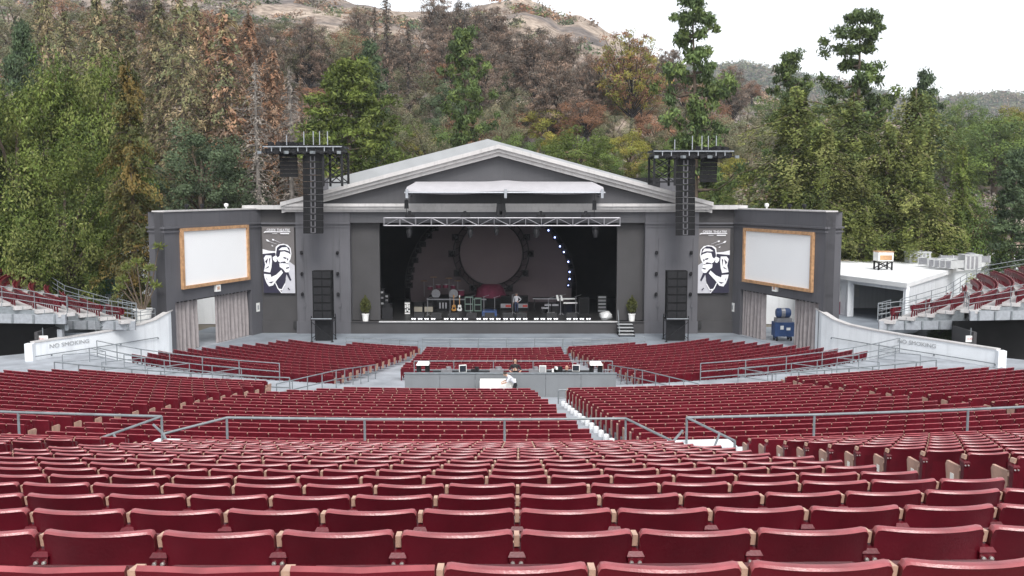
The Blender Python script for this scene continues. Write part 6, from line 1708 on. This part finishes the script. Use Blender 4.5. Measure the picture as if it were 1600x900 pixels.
TREES += [
 ('oak1', 618, 175, 46, 112, 'rounded green tree right of the bright green pine'),
 ('russet1', 735, 175, 40, 124, 'rust coloured rounded tree behind the roof peak'),
 ('oak0', 700, 130, 44, 140, 'dark green rounded tree beside the two-tiered pine'),
 ('yellow', 860, 165, 38, 120, 'yellow green rounded tree above the bright green one'),
 ('oak0', 940, 115, 40, 165, 'dark green rounded tree left of the yellow-topped pine'),
 ('russet0', 1025, 178, 34, 122, 'rust coloured tree left of the tall right pine'),
 ('oak1', 1060, 205, 38, 110, 'rounded green tree at the foot of the tall right pine'),
 ('greenfar', 500, 175, 40, 116, 'green tree left of the bright green pine'),
 ('oak0', 415, 235, 55, 100, 'dark rounded bush between the oak and the left rig'),
 ('greenfar', 240, 215, 50, 104, 'green bush between golden conifer and rounded oak'),
 ('russet1', 560, 60, 40, 160, 'rust brown rounded tree above the bright green pine'),
 ('dusky0', 595, 110, 44, 140, 'grey green rounded tree behind the bright green pine'),
 ('dusky1', 800, 130, 44, 150, 'grey brown rounded tree at the middle of the slope'),
 ('yellow', 1140, 240, 34, 104, 'yellow green bush right of the right rig'),
]
for i, (k, x, yt, hw, Y) in enumerate([('dusky1', 10, -20, 55, 210), ('deodar2', 60, -10, 44, 190), ('russet1', 100, -5, 45, 220), ('dusky0', 140, 5, 50, 215), ('deodar0', 185, -8, 44, 185), ('burnt1', 225, 0, 48, 225), ('dusky1', 270, 12, 46, 220), ('russet0', 300, 20, 36, 200),
        ('dusky0', 375, 20, 48, 225), ('russet1', 415, 35, 42, 205), ('dusky1', 455, 30, 46, 240), ('russet0', 540, 40, 36, 215), ('dusky0', 585, 50, 44, 210), ('russet1', 700, 95, 40, 165), ('oak0', 770, 100, 40, 170), ('dusky1', 850, 80, 44, 200), ('russet0', 905, 105, 34, 180), ('dusky0', 1015, 110, 40, 190), ('russet1', 1070, 120, 36, 200)]):
    TREES.append((k, x, yt, hw, Y, '%s tree high on the burnt slope, %s from the left of the upper row' % ({'d': 'grey green', 'r': 'rusty', 'b': 'scorched', 'o': 'dark green'}[k[0]] if k[:3] != 'deo' else 'olive cedar', 'first' if i == 0 else nth(i))))
for a in TREES: tree(*a, group='trees around the theatre')
# left of the frame and right of it the wood goes on
# ------------------------------------------------------------------ brush on the slopes (uncountable)
nbush = 11000
Xb = rng.uniform(-.62, .62, nbush); Yb = 104 + (450 - 104) * rng.uniform(0, 1, nbush) ** .8
far_i = rng.uniform(size=nbush) < .45; Yb[far_i] = rng.uniform(1000, 1640, far_i.sum()); Xb[far_i] = rng.uniform(-.1, .62, far_i.sum())
near_i = (rng.uniform(size=nbush) < .16) & ~far_i; Yb[near_i] = rng.uniform(100, 150, near_i.sum()); Xb[near_i] = rng.uniform(-.45, .5, near_i.sum())
Xb = Xb * Yb; Zb = tz(Xb, Yb)
keep = (fbm(Xb / 40, Yb / 40, 4, 21) > .44) | (Yb < 170) | (Yb > 900); Xb, Yb, Zb = Xb[keep], Yb[keep], Zb[keep]
pal = [DUSK, BURN, DEADB, OAKC, GREYB, [(.08, .10, .035), (.10, .115, .04)], RUSS]
qs, cs = [], []
for x, y, z in zip(Xb, Yb, Zb):
    s = rng.uniform(.7, 2.1) * (1 + y / 420) * (1.35 if y > 900 else 1); n = 46 if y < 900 else 30
    pk = [OAKC, DUSK, BURN][int(rng.integers(0, 3))] if y > 900 else pal[int(np.clip(vnoise(np.array([x / 30]), np.array([y / 30]), 5)[0] * 7 + rng.normal() * 1.1, 0, 6))]
    p = unit(rng.normal(size=(n, 3))); p[:, 2] = np.abs(p[:, 2]); c = np.array([x, y, z - .15]) + p * s * rng.uniform(.3, 1, (n, 1)) * np.array([1.1, 1.1, .95])
    qs.append(leaves(c, unit(p + rng.normal(size=(n, 3)) * .6), s * .34 * rng.uniform(.6, 1.4, n), s * .24 * rng.uniform(.6, 1.4, n), p + np.array([0, 0, .3]))); cs.append(np.clip(tint(n, pk, .25, 4) * rng.uniform(.7, 1.25), .004, 1))
q = np.concatenate(qs); me = np_mesh('hillside_brush', q.reshape(-1, 3), np.arange(len(q) * 4).reshape(-1, 4), ['foliage'], False, np.concatenate(cs))
o = bpy.data.objects.new('hillside_brush', me); COL.objects.link(o); stuff(o); tag(o, 'dry brown and grey green brush covering the hillsides', 'brush')
# white house on the far ridge
p = at(1148, 96, 1560); zt_ = float(tz(p.x, 1560)) - 14
t = thing('ridge_house', 'long low white house on the far ridge right of the tall pine', 'house', (p.x, 1560, zt_))
MB().bx(p.x - 26, p.x + 26, 1560, 1575, zt_ - 12, zt_ + 9).build('wall', 'white_paint', t); MB().bx(p.x - 28, p.x + 28, 1558, 1577, zt_ + 9, zt_ + 11).build('roof', 'roof_felt', t)
for i in range(5): MB().bx(p.x - 22 + i * 9.4, p.x - 16 + i * 9.4, 1559.7, 1559.98, zt_ + 2, zt_ + 7).build('window', 'screen_dark', t)

# ------------------------------------------------------------------ planters
def small_tree(name, label, x, y, z0, pot_r, pot_h, height, cols, kind):
    t = thing(name, label, 'potted plant', (x, y, z0))
    MB().lathe([(pot_r * .78, 0), (pot_r * .95, pot_h * .85), (pot_r * 1.06, pot_h * .88), (pot_r * 1.06, pot_h), (pot_r * .9, pot_h), (pot_r * .88, pot_h * .93)], (x, y, z0), 16).build('pot', 'sign_white', t, smooth=True)
    T_ = MB(); qs, cs = [], []
    if kind == 'multi':
        ends = [(-1.3, 0, 2.1), (-.4, .2, 3.3), (.6, 0, 2.9), (1.25, .1, 4.4), (-.9, -.2, 2.9), (.3, .2, 2.0), (-1.6, .1, 1.5), (1.0, -.1, 1.7)]
        for e in ends:
            T_.tube([(x + e[0] * .1, y, z0 + pot_h * .9), (x + e[0] * .6, y + e[1], z0 + pot_h + e[2] * .5), (x + e[0], y + e[1], z0 + pot_h + e[2])], [.06, .05, .03], 5)
            n = 70; p_ = unit(rng.normal(size=(n, 3))); c = np.array([x + e[0], y + e[1], z0 + pot_h + e[2]]) + p_ * .5 * rng.uniform(.3, 1, (n, 1)) * np.array([1, 1, .6])
            qs.append(leaves(c, unit(p_ + np.array([0, 0, .4])), .3, .11)); cs.append(tint(n, cols, .2, 3))
    else:
        T_.tube([(x, y, z0 + pot_h * .9), (x, y, z0 + height * .9)], [.05, .02], 6)
        n = 700; f = rng.uniform(0, 1, n); zz = z0 + pot_h + .15 + f * (height - pot_h - .15); rr = .46 * np.sin(np.clip(f * 1.02 + .12, 0, 1) * math.pi) ** .6 * rng.uniform(.35, 1, n); a = rng.uniform(0, 6.28, n)
        c = np.stack([x + rr * np.cos(a), y + rr * np.sin(a), zz], 1); qs.append(leaves(c, unit(np.stack([np.cos(a) * .5, np.sin(a) * .5, np.ones(n)], 1) + rng.normal(size=(n, 3)) * .3), .22, .1)); cs.append(tint(n, cols, .25, 3))
    T_.build('stem', 'bark', t, smooth=True)
    q = np.concatenate(qs) - np.array([x, y, z0]); me = np_mesh('leaves', q.reshape(-1, 3), np.arange(len(q) * 4).reshape(-1, 4), ['foliage'], False, np.concatenate(cs)); o = bpy.data.objects.new('leaves', me); COL.objects.link(o); o.parent = t
p = at(224, 500, 66.5); small_tree('planter_tree', 'small branching tree in a white pot left of the left wing', p.x, 66.5, 2.35, .62, 1.15, 4, [(.10, .12, .03), (.13, .15, .045)], 'multi')
for px, lab in ((570.5, 'left'), (987.5, 'right')):
    x = sx(px, 78.5); small_tree('potted_conifer', 'small potted conifer in a white pot at the %s end of the stage' % lab, x, 78.45, Z_STAGE, .3, .62, 2.1, [(.055, .06, .02), (.07, .075, .025)], 'cone')
for i, (px, py, Y) in enumerate(((1478, 515, 66), (1500, 520, 65))):
    p = at(px, py, Y); t = thing('shrub', 'dark leafy shrub in the shade under the right balcony, %s one' % ('left', 'right')[i], 'shrub', (p.x, Y, 0), i, 'shrubs under the right balcony')
    for n_, me_ in (('stem', KIND['oak0'][1]), ('foliage', KIND['oak0'][0])):
        o = bpy.data.objects.new(n_, me_); COL.objects.link(o); o.parent = t; o.scale = (.24, .24, .24)
# ------------------------------------------------------------------ air
m = bpy.data.materials.new('air'); m.use_nodes = True; N, L = m.node_tree.nodes, m.node_tree.links; N.remove(N['Principled BSDF'])
pv = N.new('ShaderNodeVolumePrincipled'); pv.inputs['Color'].default_value = (.86, .92, 1.0, 1); pv.inputs['Density'].default_value = .00016; pv.inputs['Anisotropy'].default_value = 0.0
L.new(pv.outputs['Volume'], N['Material Output'].inputs['Volume']); MATS['air'] = m
mb = MB().bx(-2350, 2350, -80, 2200, -3, 420); o = mb.build('haze', 'air'); stuff(o)
